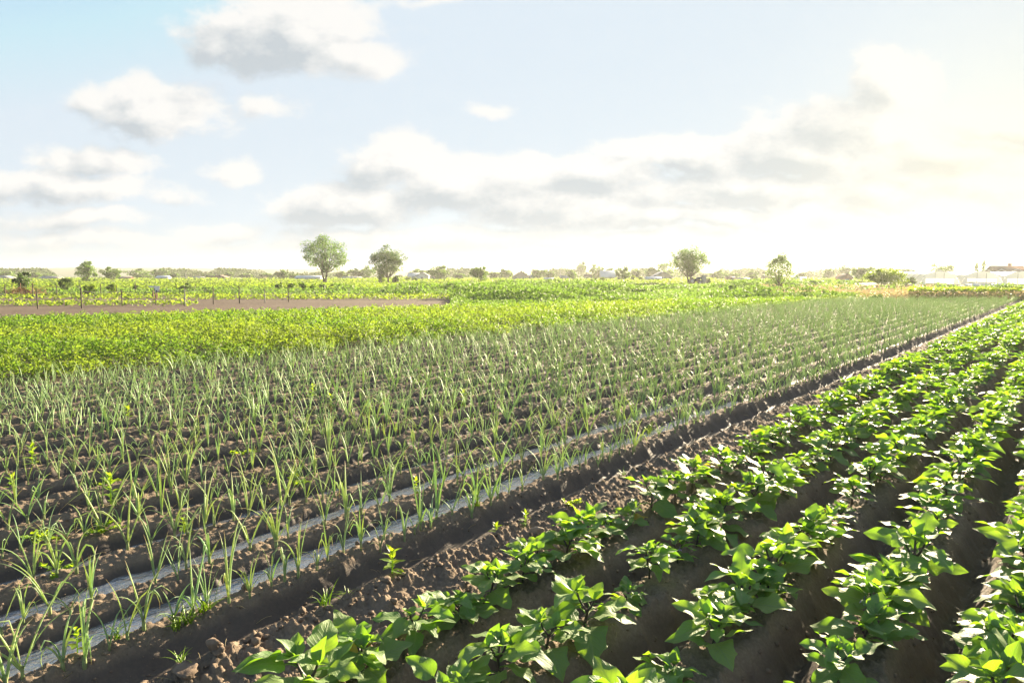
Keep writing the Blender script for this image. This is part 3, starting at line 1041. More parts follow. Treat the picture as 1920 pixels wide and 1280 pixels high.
build_clods()
def build_litter():
    mb = MB()
    for a in range(900):
        lt = -1 + 16 * rng.random() ** 1.6; i_ = rng.choice([0, -1, -2, -3, -4, -5, 1, 1.4, 1.7, 2, 3, 4, 5, 6]) + rng.uniform(-.3, .3)
        x, y = from_it(i_, lt)
        if not in_frame(x, y, 0, 40): continue
        z = soil_z(x, y); L = rng.uniform(.02, .11); az = rng.uniform(0, 6.28)
        mb.tube(arc((x, y, z + .006), az, rad(rng.uniform(-5, 25)), rad(rng.uniform(-25, 5)), L, 4), rng.uniform(.0008, .0022), 3, tint=rng.uniform(0, .5), cap=False)
    tag(mb.obj('straw_litter', M['straw']), 'bits of dry straw and withered leaf lying on the soil', 'straw', kind='stuff')


build_litter()
STONES = [(1008, 997, .052, 'round flat grey stone standing on the bank by eggplants', (1, .35, 1)),
          (962, 1013, .038, 'rough clod just left of the round flat stone', (1, .8, .8)),
          (345, 1272, .075, 'large blocky clod at the bottom edge of the bank', (1, .9, .8)),
          (405, 1235, .055, 'angular clod on the ditch bank above the large block', (1, .7, .8)),
          (567, 1148, .035, 'pointed dark clod on the rim of the ditch', (.8, .7, 1.2)),
          (460, 1105, .030, 'cube shaped clod beside the lower water furrow', (.9, .9, 1)),
          (725, 1098, .032, 'smooth clod on the bank right of the lone weed', (1, 1, .7)),
          (1795, 1100, .020, 'small pale stone lying in the rightmost furrow', (1, .8, .7)),
          (670, 1030, .026, 'pale clod on the onion ridge near the water', (1, .8, .8))]
for k, (px, py, s, lab, sq) in enumerate(STONES):
    g = G(px, py); v, f = rock(60 + k, 3)
    mb = MB().add(v * s * np.array(sq), f)
    o = mb.obj('stone' if 'stone' in lab else 'soil_clod', M['stone'] if 'stone' in lab else M['clod'], smooth=False)
    o.location = (g[0], g[1], soil_z(g[0], g[1]) + s * .45)
    tag(o, lab, 'stone' if 'stone' in lab else 'clod')

# ------------------------------------------------------------------ stuff: leaves of fields
def leaf_cloud(name, x, y, z, size, tint, mat, label, cat, up=.5, aspect=.5):
    n = len(x)
    nrm = rng.normal(size=(n, 3)); nrm[:, 2] = np.abs(nrm[:, 2]) + up; nrm /= np.linalg.norm(nrm, axis=1, keepdims=True)
    a = np.cross(nrm, rng.normal(size=(n, 3))); a /= np.linalg.norm(a, axis=1, keepdims=True); b = np.cross(nrm, a)
    c = np.stack([x, y, z], -1); s = size[:, None]
    v = np.stack([c - a * s, c + b * s * aspect - nrm * s * .15, c + a * s, c - b * s * aspect - nrm * s * .15], 1).reshape(-1, 3)
    f = np.arange(n * 4).reshape(-1, 4)
    me = mesh_np(name, v, f, mat, tint=np.repeat(tint, 4))
    return tag(link(name, me), label, cat, kind='stuff')


def polar(n, r0, r1, a0=-44, a1=44):
    a = rng.uniform(rad(a0), rad(a1), n); r = np.exp(rng.uniform(math.log(r0), math.log(r1), n))
    return np.sin(a) * r, np.cos(a) * r, r


def build_fields():
    # yellow-green leafy crop behind the onions
    x, y, r = polar(1000000, 8.5, 75)
    i, t = to_it(x, y)
    edge = -17.75 + .6 * (fbm(t * .5, t * 0, 3, 81) - .5) + 1.5 * (vnoise(t * 1.7, t * 0, 88) - .5)
    m = (i < edge) & (y < crop_far_edge(x) + 1.2 * (fbm(x * .3, y * .3, 2, 82) - .5)) & (i > -75)
    x, y, r, i, t = (q[m] for q in (x, y, r, i, t))
    hN = fbm(x * .9, y * .9, 3, 83)
    rowp = .5 + .5 * np.cos((i * 1.0) * 2 * math.pi)
    keep = rng.random(len(x)) < (.30 + .70 * sstep(.25, .6, hN * .7 + rowp * .35))
    x, y, r, i, t, hN, rowp = (q[keep] for q in (x, y, r, i, t, hN, rowp))
    wc, bc = worley(x * 2.3, y * 2.3, 87)
    top = .10 + (.10 + .34 * np.clip(1 - 1.35 * wc, 0, 1)) * (.6 + .7 * bc) + .12 * hN
    top = top * .88 * (.55 + .45 * sstep(.2, 2.6, edge[m][keep] - i))
    top = top * (1 - .45 * sstep(5, 0, crop_far_edge(x) - y))
    z = top * (1 - rng.random(len(x)) ** 2 * .9)
    tint = np.clip(.03 + .40 * sstep(.32, .66, fbm(x * .22, y * .30, 4, 84)) * (.55 + .45 * rng.random(len(x))) + .10 * rng.normal(size=len(x)), 0, .49)
    leaf_cloud('leafy_crop', x, y, z, .012 + .0015 * r * rng.uniform(.5, 1.5, len(x)), tint, M['crop'], 'yellow green leafy crop growing in a wide strip behind the onions', 'crop', .4, .36)
    # seedling lines in the fenced plot
    x, y, r = polar(85000, 28, 75, -44, 8)
    fe = crop_far_edge(x)
    q = (y + .06 * x) / 2.1
    line = np.abs(q - np.floor(q) - .5) < .15
    m = (y > fe + 2.4) & (x < -.09 * y) & line & (((y > 47.5) & (y < 58)) | ((y > 38) & (y < 44) & (x < -.46 * y)))
    x, y, r = x[m], y[m], r[m]
    z = rng.random(len(x)) * .17
    leaf_cloud('seedling_lines', x, y, z, .03 + .0016 * r * rng.uniform(.6, 1.3, len(x)), rng.uniform(.2, .49, len(x)), M['crop'], 'thin yellow green seedling lines on the bare fenced plot', 'seedlings', .6, .6)
    # wild growth between the crop and the track
    x, y, r = polar(330000, 28, 122)
    fe = crop_far_edge(x); i, t = to_it(x, y)
    inplots = (y < END_Y + .5) & (i > -18)
    pn = fbm(x * .11, y * .16, 4, 91)
    leftplot = (x < -.09 * y) & (y < 59)
    quiet = (x < -.26 * y) & (y < 76)
    mead = (y > 76) & (x < -.02 * y)
    dry = (y > 57) & (y < 105) & (x > .36 * y) & (x < .62 * y)
    road = (np.abs(y - 122) < 9) & (x / y > -.05) & (x / y < .29)
    m = ~((x > .50 * y) & (y > 70)) & (y > np.maximum(fe + .8, 0)) & ~inplots & ~leftplot & ~mead & ~road & (rng.random(len(x)) < np.where(dry, .12, .35 + .65 * sstep(.35, .55, pn)) * np.where(quiet, .45, 1))
    x, y, r, pn = x[m], y[m], r[m], pn[m]
    top = .12 + np.where(x < -.26 * y, .2, .75) * sstep(.48, .72, pn) + .15 * fbm(x * .9, y * .9, 2, 93)
    z = top * (1 - rng.random(len(x)) ** 2)
    leaf_cloud('wild_growth', x, y, z, .02 + .0020 * r * rng.uniform(.5, 1.4, len(x)), np.clip(rng.normal(.22, .13, len(x)), 0, .49), M['wild'], 'uneven green weeds and tall grass beyond the leafy crop', 'wild growth', .3, .45)
    # dry straw patches on the right and at the end of the rows
    x, y, r = polar(90000, 42, 110, 14, 44)
    i, t = to_it(x, y)
    pn = fbm(x * .14, y * .2, 3, 95)
    dry = (y > 56) & (x > .34 * y) & (x < .66 * y)
    berm = (y > END_Y + .3) & (y < END_Y + 4.5) & (i > -16) & (i < 1.5)
    m = (dry & (pn > .42)) | (berm & (pn > .3))
    x, y, r, pn, berm = x[m], y[m], r[m], pn[m], berm[m]
    z = rng.random(len(x)) * np.where(berm, .55, .30)
    leaf_cloud('dry_grass', x, y, z, .02 + .0018 * r, rng.uniform(0, .49, len(x)), M['straw'], 'dry straw coloured grass at the far end of the onion rows', 'dry grass', .1, .25)
    # thick weeds at the far right corner, beside the greenhouse
    x, y, r = polar(60000, 44, 100, 30, 42)
    i, t = to_it(x, y)
    pn = fbm(x * .2, y * .2, 3, 97)
    m = (y > END_Y + 2) & (y < 70) & (x > .58 * y) & (pn > .38)
    x, y, r, pn = x[m], y[m], r[m], pn[m]
    z = (.12 + np.clip(.62 - .011 * (y - 48), .1, .6) * sstep(.40, .65, pn)) * (1 - rng.random(len(x)) ** 2)
    leaf_cloud('corner_weeds', x, y, z, .03 + .0018 * r, rng.uniform(.1, .49, len(x)), M['crop'], 'thick yellow green weeds in front of the greenhouse', 'weeds', .3, .5)
    # distant flat fields
    x, y, r = polar(160000, 72, 330)
    pn = fbm(x * .03, y * .05, 3, 99)
    road = (np.abs(y - 122) < 8) & (x / y > -.05) & (x / y < .29)
    m = ~road & ~((x > .48 * y) & (y < 150)) & ((y > 108) | (x < -.02 * y) & (y > 74)) & ~((x > .36 * y) & (y < 105))
    x, y, r, pn = x[m], y[m], r[m], pn[m]
    band = sstep(.4, .6, np.sin(y * .09 + .02 * x) * .5 + .5)
    band = band * np.where(x > .5 * y, .15, 1)
    z = rng.random(len(x)) * (.12 + .40 * band)
    leaf_cloud('distant_crops', x, y, z, .03 + .0016 * r * rng.uniform(.6, 1.3, len(x)), np.clip(.1 + .3 * (1 - band) * rng.random(len(x)) + .1 * rng.random(len(x)), 0, .49), M['crop'], 'flat green fields in bands before the distant village', 'field', .8, .6)


build_fields()

# ------------------------------------------------------------------ trees and bushes
def crown_pts(r, n, c, rx, ry, rz, lobes, hollow=.35, fill=.5):
    """leaf positions gathered in clumps through a crown"""
    cs = []
    while len(cs) < lobes:
        p = r.uniform(-1, 1, 3)
        d = np.linalg.norm(p)
        if hollow < d < .95: cs.append(p)
    cs = np.array(cs); rad_ = r.uniform(.17, .36, lobes)
    k = r.integers(lobes, size=n)
    d = r.normal(size=(n, 3)); d /= np.linalg.norm(d, axis=1, keepdims=True)
    p = cs[k] + d * (rad_[k] * r.random(n) ** .45)[:, None]
    nf = int(n * fill)                      # the rest of the crown, thinner between the clumps
    q = r.normal(size=(nf, 3)); q /= np.linalg.norm(q, axis=1, keepdims=True)
    edge = .80 + .16 * np.sin(q[:, 0] * 5 + cs[0, 0] * 9) * np.cos(q[:, 2] * 4 + cs[0, 1] * 9)
    p[:nf] = q * (edge * r.random(nf) ** .40)[:, None]
    return p * np.array([rx, ry, rz]) + np.array(c), cs * np.array([rx, ry, rz]) + np.array(c)


def quads_from(r, p, size, aspect=.6):
    n = len(p); nrm = r.normal(size=(n, 3)); nrm[:, 2] = np.abs(nrm[:, 2]) + .2
    nrm /= np.linalg.norm(nrm, axis=1, keepdims=True)
    a = np.cross(nrm, r.normal(size=(n, 3))); a /= np.linalg.norm(a, axis=1, keepdims=True); b = np.cross(nrm, a)
    s = (size * r.uniform(.6, 1.4, n))[:, None]
    v = np.stack([p - a * s, p + b * s * aspect - nrm * s * .2, p + a * s, p - b * s * aspect - nrm * s * .2], 1).reshape(-1, 3)
    return v, np.arange(n * 4).reshape(-1, 4)


def tree(px, base, top, width, label, mat='tree', n=1500, lobes=22, trunk=.18, kind='round', depth=None, name='tree', group=None, trunks=1, skew=0.0, cat=None, leaf=None):
    """px/base/top/width are the directions in which the tree stands and its apparent size"""
    seed = int(px * 7 + top * 3); r = np.random.default_rng(seed)
    g = G(px, base, 0.0) if depth is None else np.array([*(pix_dir(px, 515)[:2] / pix_dir(px, 515)[1] * depth), 0.0])
    dist = g[1]; k = dist / F * 1.0
    h = H - (top - 515) * k if depth is not None else (base - top) * k
    w = width * k
    o = thing(name, label, cat or ('bush' if name == 'bush' else 'tree'), (g[0], g[1], -.05), 0.0, group)
    tr = MB()
    ht = h * trunk
    rx = w / 2
    if kind == 'cone':
        q = r.random(n) ** 1.25
        a = r.uniform(0, 6.28, n); rr = (1 - q) ** .75 * rx * 1.05 * (.1 + .9 * r.random(n) ** .5) * (.86 + .14 * np.sin(q * 26 + np.sin(a * 3)))
        p = np.stack([np.cos(a) * rr + skew * w * q, np.sin(a) * rr, ht + (h - ht) * q], -1); cs = p[:8]
    elif kind == 'column':
        q = r.random(n); a = r.uniform(0, 6.28, n)
        rr = rx * np.sin(math.pi * np.clip(q * .9 + .06, 0, 1)) ** .6 * r.random(n) ** .5 * (.7 + .3 * np.sin(q * 25))
        p = np.stack([np.cos(a) * rr + skew * w * (q - .3), np.sin(a) * rr, ht + (h - ht) * q], -1); cs = p[:6]
    else:
        c = (0, 0, ht + (h - ht) / 2); rz = (h - ht) / 2 * 1.0
        p, cs = crown_pts(r, int(n * 1.5), c, rx * .92, rx * .85, rz * .93, lobes, .30 if kind == 'round' else .55, .36 if kind != 'open' else .2)
        if kind == 'taper':
            q = np.clip((p[:, 2] - ht) / (h - ht), 0, 1)
            p[:, :2] *= (1.2 - .85 * q)[:, None]
        p[:, 0] += skew * (p[:, 2] - ht)
        p[:, 2] = np.maximum(p[:, 2], .02 * h)
    ls = (leaf if leaf else 1.0) * 1.35 * k
    v, f = quads_from(r, p, ls)
    if name == 'bush' or trunk < .06:
        nt = 4
        for b in range(nt):
            tgt = cs[b % len(cs)]
            tr.tube([(0, 0, -.1), tuple(tgt * .45), tuple(tgt * .9)], [.012 * h, .008 * h, .004 * h], 5)
    else:
        R0 = max(.022 * h, .5 * k)
        for q in range(trunks):
            off = (q - (trunks - 1) / 2) * R0 * 2.2
            fork = np.array([off * 2.2, 0, ht * 1.25])
            tr.tube([(off * .3, 0, -.2), (off, 0, ht * .5), tuple(fork)], [R0 * 1.35, R0, R0 * .8], 7)
            for b in range(q, min(len(cs), 16), trunks):
                tgt = cs[b]
                mid = fork * .5 + tgt * .5 + np.array([0, 0, -.06 * h])
                tr.tube([tuple(fork * .96), tuple(mid), tuple(tgt)], [R0 * .55, R0 * .35, R0 * .12], 5)
    tr.obj('trunk', M['bark'], o, True)
    me = mesh_np('crown', v, f, M[mat], tint=np.repeat(np.clip(r.normal(.22, .12, len(p)), 0, .49), 4))
    link('crown', me, o)
    return o


TG = 'trees around the far fields'
# the near stand-alone trees
tree(609, 531, 440, 94, 'tall open crowned tree with a forked trunk at the field edge', 'tree', 5200, 60, .20, 'open', trunks=2, group=TG, leaf=.95)
tree(728, 531, 457, 80, 'dense dark tree right of the fork trunked tree', 'tree_dark', 4600, 44, .12, 'round', group=TG, leaf=.95)
tree(1292, 533, 458, 76, 'big leaning willow like tree with a vehicle parked under it', 'tree', 5200, 46, .16, 'round', group=TG, trunks=2, leaf=.9)
tree(1461, 541, 474, 80, 'pointed pale tree with feathery top right of the big tree', 'tree', 2600, 34, .06, 'taper', group=TG, leaf=.9)
tree(163, 529, 486, 46, 'round tree, tallest of those behind the fenced plot', 'tree', 1700, 20, .08, group=TG)
tree(210, 528, 500, 40, 'low spreading tree just right of the tallest left tree', 'tree', 1200, 16, .10, group=TG)
tree(47, 552, 508, 36, 'young dark tree with uneven branches near the left fence', 'tree_dark', 900, 9, .10, 'open', group=TG, leaf=1.2)
tree(899, 530, 494, 40, 'domed tree with a wispy top alone in the middle distance', 'tree', 1500, 18, .04, group=TG)
tree(822, 526, 494, 42, 'broad round tree behind the white gabled houses', 'tree', 1300, 18, .10, group=TG)
tree(1091, 521, 490, 25, 'slender leaning tree between village roofs', 'tree', 800, 10, .15, skew=-.12, group=TG)
tree(1168, 528, 499, 36, 'bushy green tree right of the pale blue roof', 'tree', 1100, 14, .05, group=TG)
tree(1617, 529, 496, 44, 'round dense tree beside the small brown shed', 'tree', 1500, 18, .05, group=TG)
tree(1660, 540, 496, 84, 'wide bright yellow green shrub tree left of the greenhouse', 'tree_bright', 4200, 34, .03, group=TG)
tree(1582, 521, 493, 24, 'thin two lobed tree rising behind the brown shed', 'tree', 800, 8, .15, group=TG, depth=260)
tree(1765, 512, 493, 58, 'wide dome tree rising behind the greenhouse', 'tree', 1400, 20, .05, depth=190, group=TG)
tree(1829, 512, 493, 9, 'left of two thin columnar trees beyond the greenhouse', 'tree', 350, 8, .05, 'column', depth=185, skew=.25, group=TG)
tree(1842, 512, 489, 9, 'right and taller of two thin columnar trees beyond the greenhouse', 'tree', 400, 8, .05, 'column', depth=185, skew=.3, group=TG)
# village trees, further away
FARTREES = [
    (12, 508, 40, 250, 'faded tree at the far left end of the village'),
    (66, 511, 22, 262, 'small faded tree left of the tallest left tree'),
    (92, 514, 30, 300, 'low faded tree over the long grey roof'),
    (262, 503, 46, 255, 'wide faded tree right of the low spreading tree'),
    (302, 505, 30, 270, 'faded round tree behind the white shed'),
    (322, 512, 26, 262, 'low faded tree beside the wide faded tree'),
    (428, 509, 18, 290, 'small lone faded tree between the tiny left houses'),
    (395, 514, 16, 280, 'tiny faded tree left of the lone small one'),
    (462, 513, 26, 280, 'faded bush like tree before the low hills'),
    (500, 512, 26, 285, 'pale tree left of the round faded tree'),
    (528, 507, 24, 240, 'round faded tree left of the fork trunked tree'),
    (551, 514, 22, 245, 'low shrub like tree beside the long white tunnel'),
    (640, 509, 24, 260, 'faded tree just right of the forked trunk'),
    (667, 503, 36, 250, 'large faded tree between the two big trees'),
    (690, 499, 34, 255, 'feathery faded tree hidden behind the dense dark tree'),
    (783, 503, 26, 250, 'faded tree behind the left white gable'),
    (862, 512, 28, 240, 'low trees right of the broad round village tree'),
    (925, 508, 22, 250, 'small tree right of the lone domed tree'),
    (948, 503, 30, 248, 'round tree at the left of the dark roofed house'),
    (1009, 503, 28, 240, 'round tree right of the dark roofed house'),
    (1032, 509, 24, 245, 'low tree beside the small white kiosk'),
    (1071, 505, 24, 270, 'pale tree behind the slender leaning tree'),
    (1118, 495, 30, 245, 'airy tree right of the slender leaning tree'),
    (1143, 503, 22, 270, 'pale tree behind the blue roof'),
    (1192, 503, 18, 240, 'narrow tree at the right of the bushy green tree'),
    (1222, 500, 34, 250, 'tree left of the cottage by the big tree'),
    (1245, 493, 44, 255, 'tall tree group behind the cottage by the big tree'),
    (1347, 508, 30, 225, 'round tree right of the big willow like tree'),
    (1372, 513, 34, 230, 'low dark tree mass before the utility poles'),
    (1408, 508, 22, 240, 'small round tree left of the pointed pale tree'),
    (1412, 515, 16, 200, 'small bush tree in front of the small round one'),
    (1502, 510, 16, 250, 'little tree between two utility poles'),
    (1553, 504, 22, 250, 'bare pale tree left of the thin two lobed tree'),
    (1698, 503, 32, 230, 'round faded tree above the bright shrub tree'),
    (1722, 511, 24, 230, 'low faded tree left of the greenhouse'),
    (1800, 507, 40, 200, 'row of low tree tops behind the greenhouse ridge'),
    (1915, 503, 16, 190, 'small tree at the right edge past the long roof'),
]
for px, top, w, dep, lab in FARTREES:
    tree(px, 525, top - 1, w * 1.2, lab, 'tree', 900, 14, .06, depth=dep, group='faded trees around the distant village')
# bushes and clumps nearer by
BUSH = [
    (122, 549, 517, 28, 'dark green bush with spiky top behind the fence', 'tree_dark', 600),
    (170, 553, 528, 30, 'bright yellow green bush behind the left fence posts', 'tree_bright', 600),
    (212, 552, 527, 20, 'narrow bright bush right of the wide bright bush', 'tree_bright', 450),
    (255, 548, 532, 12, 'small green bush climbing a fence post', 'tree', 260),
    (349, 549, 530, 34, 'dark rounded bush in the meadow behind the scarecrow', 'tree_dark', 800),
    (388, 549, 537, 44, 'low dark bush touching the rounded meadow bush', 'tree_dark', 700),
    (470, 546, 538, 10, 'tiny dark bush on the meadow near a fence post', 'tree', 150),
    (523, 545, 527, 17, 'first of the low bushes before the fork trunked tree', 'tree', 300),
    (547, 544, 529, 16, 'second low bush before the fork trunked tree', 'tree', 300),
    (568, 545, 527, 18, 'dense low bush straight before the fork trunked tree', 'tree', 320),
    (588, 545, 530, 18, 'low bush below the forked trunk', 'tree', 300),
    (606, 544, 530, 16, 'low bush just right of the forked trunk', 'tree', 280),
    (628, 543, 529, 22, 'wide low bush between the two big trees', 'tree', 320),
    (715, 531, 511, 16, 'yellow green bush at the left foot of the dark tree', 'tree_bright', 400),
    (742, 531, 516, 18, 'dark round bush at the right foot of the dark tree', 'tree_dark', 420),
    (765, 528, 518, 14, 'bright small bush right of the dark tree', 'tree_bright', 200),
    (777, 529, 520, 18, 'low dark bush in front of the white gables', 'tree_dark', 260),
    (832, 525, 513, 22, 'round bush below the broad village tree', 'tree_dark', 300),
    (1130, 528, 519, 13, 'ball shaped green bush before the blue roof', 'tree_bright', 260),
    (1074, 526, 509, 22, 'bush at the left of the slender leaning tree', 'tree', 300),
    (1186, 527, 517, 12, 'left of two yellow bushes at the village edge', 'tree_bright', 180),
    (1201, 527, 518, 12, 'right of two yellow bushes at the village edge', 'tree_bright', 180),
    (1326, 533, 519, 12, 'narrow dark bush right of the pale pillar', 'tree_dark', 260),
    (1372, 554, 531, 28, 'dark leafy clump left of the dry grass', 'tree', 700),
    (1402, 554, 536, 24, 'leafy clump right of the dark leafy clump', 'tree', 500),
    (1432, 556, 533, 30, 'wide clump nearest to the pointed pale tree', 'tree', 600),
    (1485, 540, 527, 34, 'dark low bush under the pointed pale tree', 'tree_dark', 500),
    (1528, 539, 525, 30, 'low bush between pointed tree and brown shed', 'tree_dark', 420),
    (1702, 538, 517, 40, 'dark bush joined to the bright shrub tree', 'tree_dark', 800),
    (1645, 562, 549, 30, 'spiky green weed clump at the edge of the onions', 'tree_bright', 500),
    (1085, 558, 539, 60, 'dark green weed clump beyond the leafy crop', 'tree', 900),
    (1030, 552, 538, 40, 'lower weed clump left of the dark green clump', 'tree', 500),
    (1200, 552, 537, 40, 'weed clump beside the dusty track', 'tree', 500),
]
for px, base, top, w, lab, mat, n in BUSH:
    tree(px, base, top, w, lab, mat, int(n * 1.3), 12, .02, name='bush', group='bushes beyond the crops', cat='bush')
# rusty dry branch heap round the young tree
hb = MB(); g0 = G(50, 553)
r_ = np.random.default_rng(5)
for q in range(90):
    a = r_.uniform(0, 6.28); x0 = r_.uniform(-1.5, 1.5)
    hb.tube(arc((x0, r_.uniform(-.5, .5), 0), a, rad(r_.uniform(20, 80)), rad(r_.uniform(-30, 40)), r_.uniform(.5, 1.6), 4), .018, 3, cap=False)
tag(hb.obj('brushwood_heap', M['tree_rust'], loc=(g0[0], g0[1], 0)), 'heap of rusty dry branches under the young dark tree', 'brushwood')

# far woods and hills
def build_far():
    n = 60000
    a = rng.uniform(rad(-44), rad(44), n)
    d = rng.uniform(330, 520, n)
    k = fbm(np.degrees(a) * .55, d * .004, 4, 111)
    top = np.clip((k - .40) * 20, 0, 5)
    z = rng.random(n) ** .7 * top
    x = np.tan(a) * d
    m = top > .4
    v, f = quads_from(rng, np.stack([x, d + 0 * x, z], -1)[m], .75)
    me = mesh_np('far_woods', v, f, M['wood_far'], tint=np.repeat(rng.uniform(.05, .4, m.sum()), 4))
    tag(link('far_woods', me), 'faded belt of woods behind the village', 'woods', kind='stuff')
    # low hills
    na, nd = 260, 26
    aa = np.linspace(rad(-52), rad(52), na); dd = np.linspace(780, 1400, nd)
    A, Dd = np.meshgrid(aa, dd)
    X = np.tan(A) * Dd
    s = np.sin(np.linspace(0, math.pi, nd))[:, None]
    left = .55 + .55 * sstep(.15, -.55, np.tan(A))
    Z = s * left * (6.0 + 9 * fbm(X * .004, Dd * .004, 3, 121)) + s * 2.2 * fbm(X * .09, Dd * .05, 2, 122) - .3
    ii = np.arange(nd - 1)[:, None] * na; jj = np.arange(na - 1)[None]
    f = np.stack([ii + jj, ii + jj + 1, ii + na + jj + 1, ii + na + jj], -1).reshape(-1, 4)
    mt = plain_mat('wooded_hill', (.045, .07, .03), (.03, .05, .024), .95, .1, .03)
    tag(link('hills', mesh_np('hills', np.stack([X.ravel(), Dd.ravel(), Z.ravel()], -1), f, mt)), kind='structure')


build_far()

# ------------------------------------------------------------------ fence, scarecrow
def post_at(parent, px, base, top, mat, r0=.045, origin=None):
    g = G(px, base); h = (base - top) * g[1] / F
    mb = MB()
    lean = rng.uniform(-.03, .03)
    mb.tube([(0, 0, -.2), (lean * .5, 0, h * .5), (lean, 0, h)], [r0, r0 * .95, r0 * .85], 7)
    o = mb.obj('post', M[mat], parent, True, loc=(g[0] - origin[0], g[1] - origin[1], 0))
    return np.array([g[0] - origin[0], g[1] - origin[1], h])


def fence(label, posts, wires, r0):
    org = G(posts[0][0], posts[0][1])
    f = thing('wire_fence', label, 'fence', tuple(org))
    tops = []
    for px, b, t_, mat in posts:
        tops.append(post_at(f, px, b, t_, mat, r0, org))
    for wz in wires:
        mb = MB()
        for a, b in zip(tops[:-1], tops[1:]):
            pts = []
            for q in np.linspace(0, 1, 5):
                p = a + (b - a) * q; pts.append((p[0], p[1], (a[2] + (b[2] - a[2]) * q) * wz - .05 * 4 * q * (1 - q)))
            mb.tube(pts, .006, 3, cap=False)
        mb.obj('wire', M['wire'], f)


fence('front line of leaning wooden posts with wire along the bare plot', [
    (-40, 580, 546, 'post'), (71, 578, 540, 'post'), (153, 577, 540, 'post'), (229, 572, 543, 'post'), (347, 572, 540, 'post_pale'),
    (400, 569, 537, 'post'), (449, 568, 536, 'post'), (497, 566, 541, 'post_pale'), (541, 565, 541, 'post')], (.45, .85), .034)
fence('rear line of thin dark posts before the bushes', [
    (10, 556, 533, 'post'), (62, 555, 531, 'post'), (107, 554, 534, 'post'), (151, 553, 533, 'post'), (189, 553, 532, 'post'), (219, 552, 534, 'post'),
    (255, 551, 531, 'post'), (331, 549, 532, 'post'), (366, 548, 531, 'post')], (.8,), .04)


def scarecrow():
    g = G(292, 570); k = g[1] / F
    o = thing('scarecrow', 'scarecrow of white cloth and dark rags on a pole in the fenced plot', 'scarecrow', tuple(g))
    MB().tube([(0, 0, -.1), (.01, 0, .5), (-.02, 0, 1.08)], .025, 7).obj('pole', M['post'], o, True)
    MB().tube([(-.38, 0, .98), (.0, 0, 1.03), (.30, 0, 1.01)], .018, 6).obj('crossbar', M['post'], o, True)
    # white shirt hanging from the bar
    u = np.linspace(-.36, .30, 12); w = np.linspace(0, 1, 7)
    Ug, Wg = np.meshgrid(u, w)
    drop = np.where(Ug > -.05, .36, .08)
    x = Ug * (1 - .35 * Wg * (Ug > -.05)); z = 1.05 - drop * Wg; y = -.03 - .05 * np.sin(Ug * 22) * Wg
    pts = np.stack([x, y, z], -1).reshape(-1, 3)
    ii = np.arange(6)[:, None] * 12; jj = np.arange(11)[None]
    f = np.stack([ii + jj, ii + jj + 1, ii + 13 + jj, ii + 12 + jj], -1).reshape(-1, 4)
    back = pts + np.array([0, .07, 0])
    mb = MB().add(pts, f).add(back, f[:, ::-1]); mb.obj('shirt', M['cloth_white'], o, True)
    mb = MB()
    for q, (x0, ln) in enumerate(((-.10, .62), (.02, .66), (.10, .55))):
        p = [(x0, -.04, .80), (x0 + .02 * q, -.05, .80 - ln * .5), (x0 + .01, -.04, .80 - ln)]
        mb.tube(p, [.05, .06, .035], 7, flat=.5)
    mb.obj('rags', M['cloth_dark'], o, True)
    mb = MB(); v, f = rock(3, 2); mb.add(v * .075 * np.array((1, 1, 1.2)) + (-.02, 0, .86), f); mb.obj('bundle', M['cloth_dark'], o, True)


scarecrow()

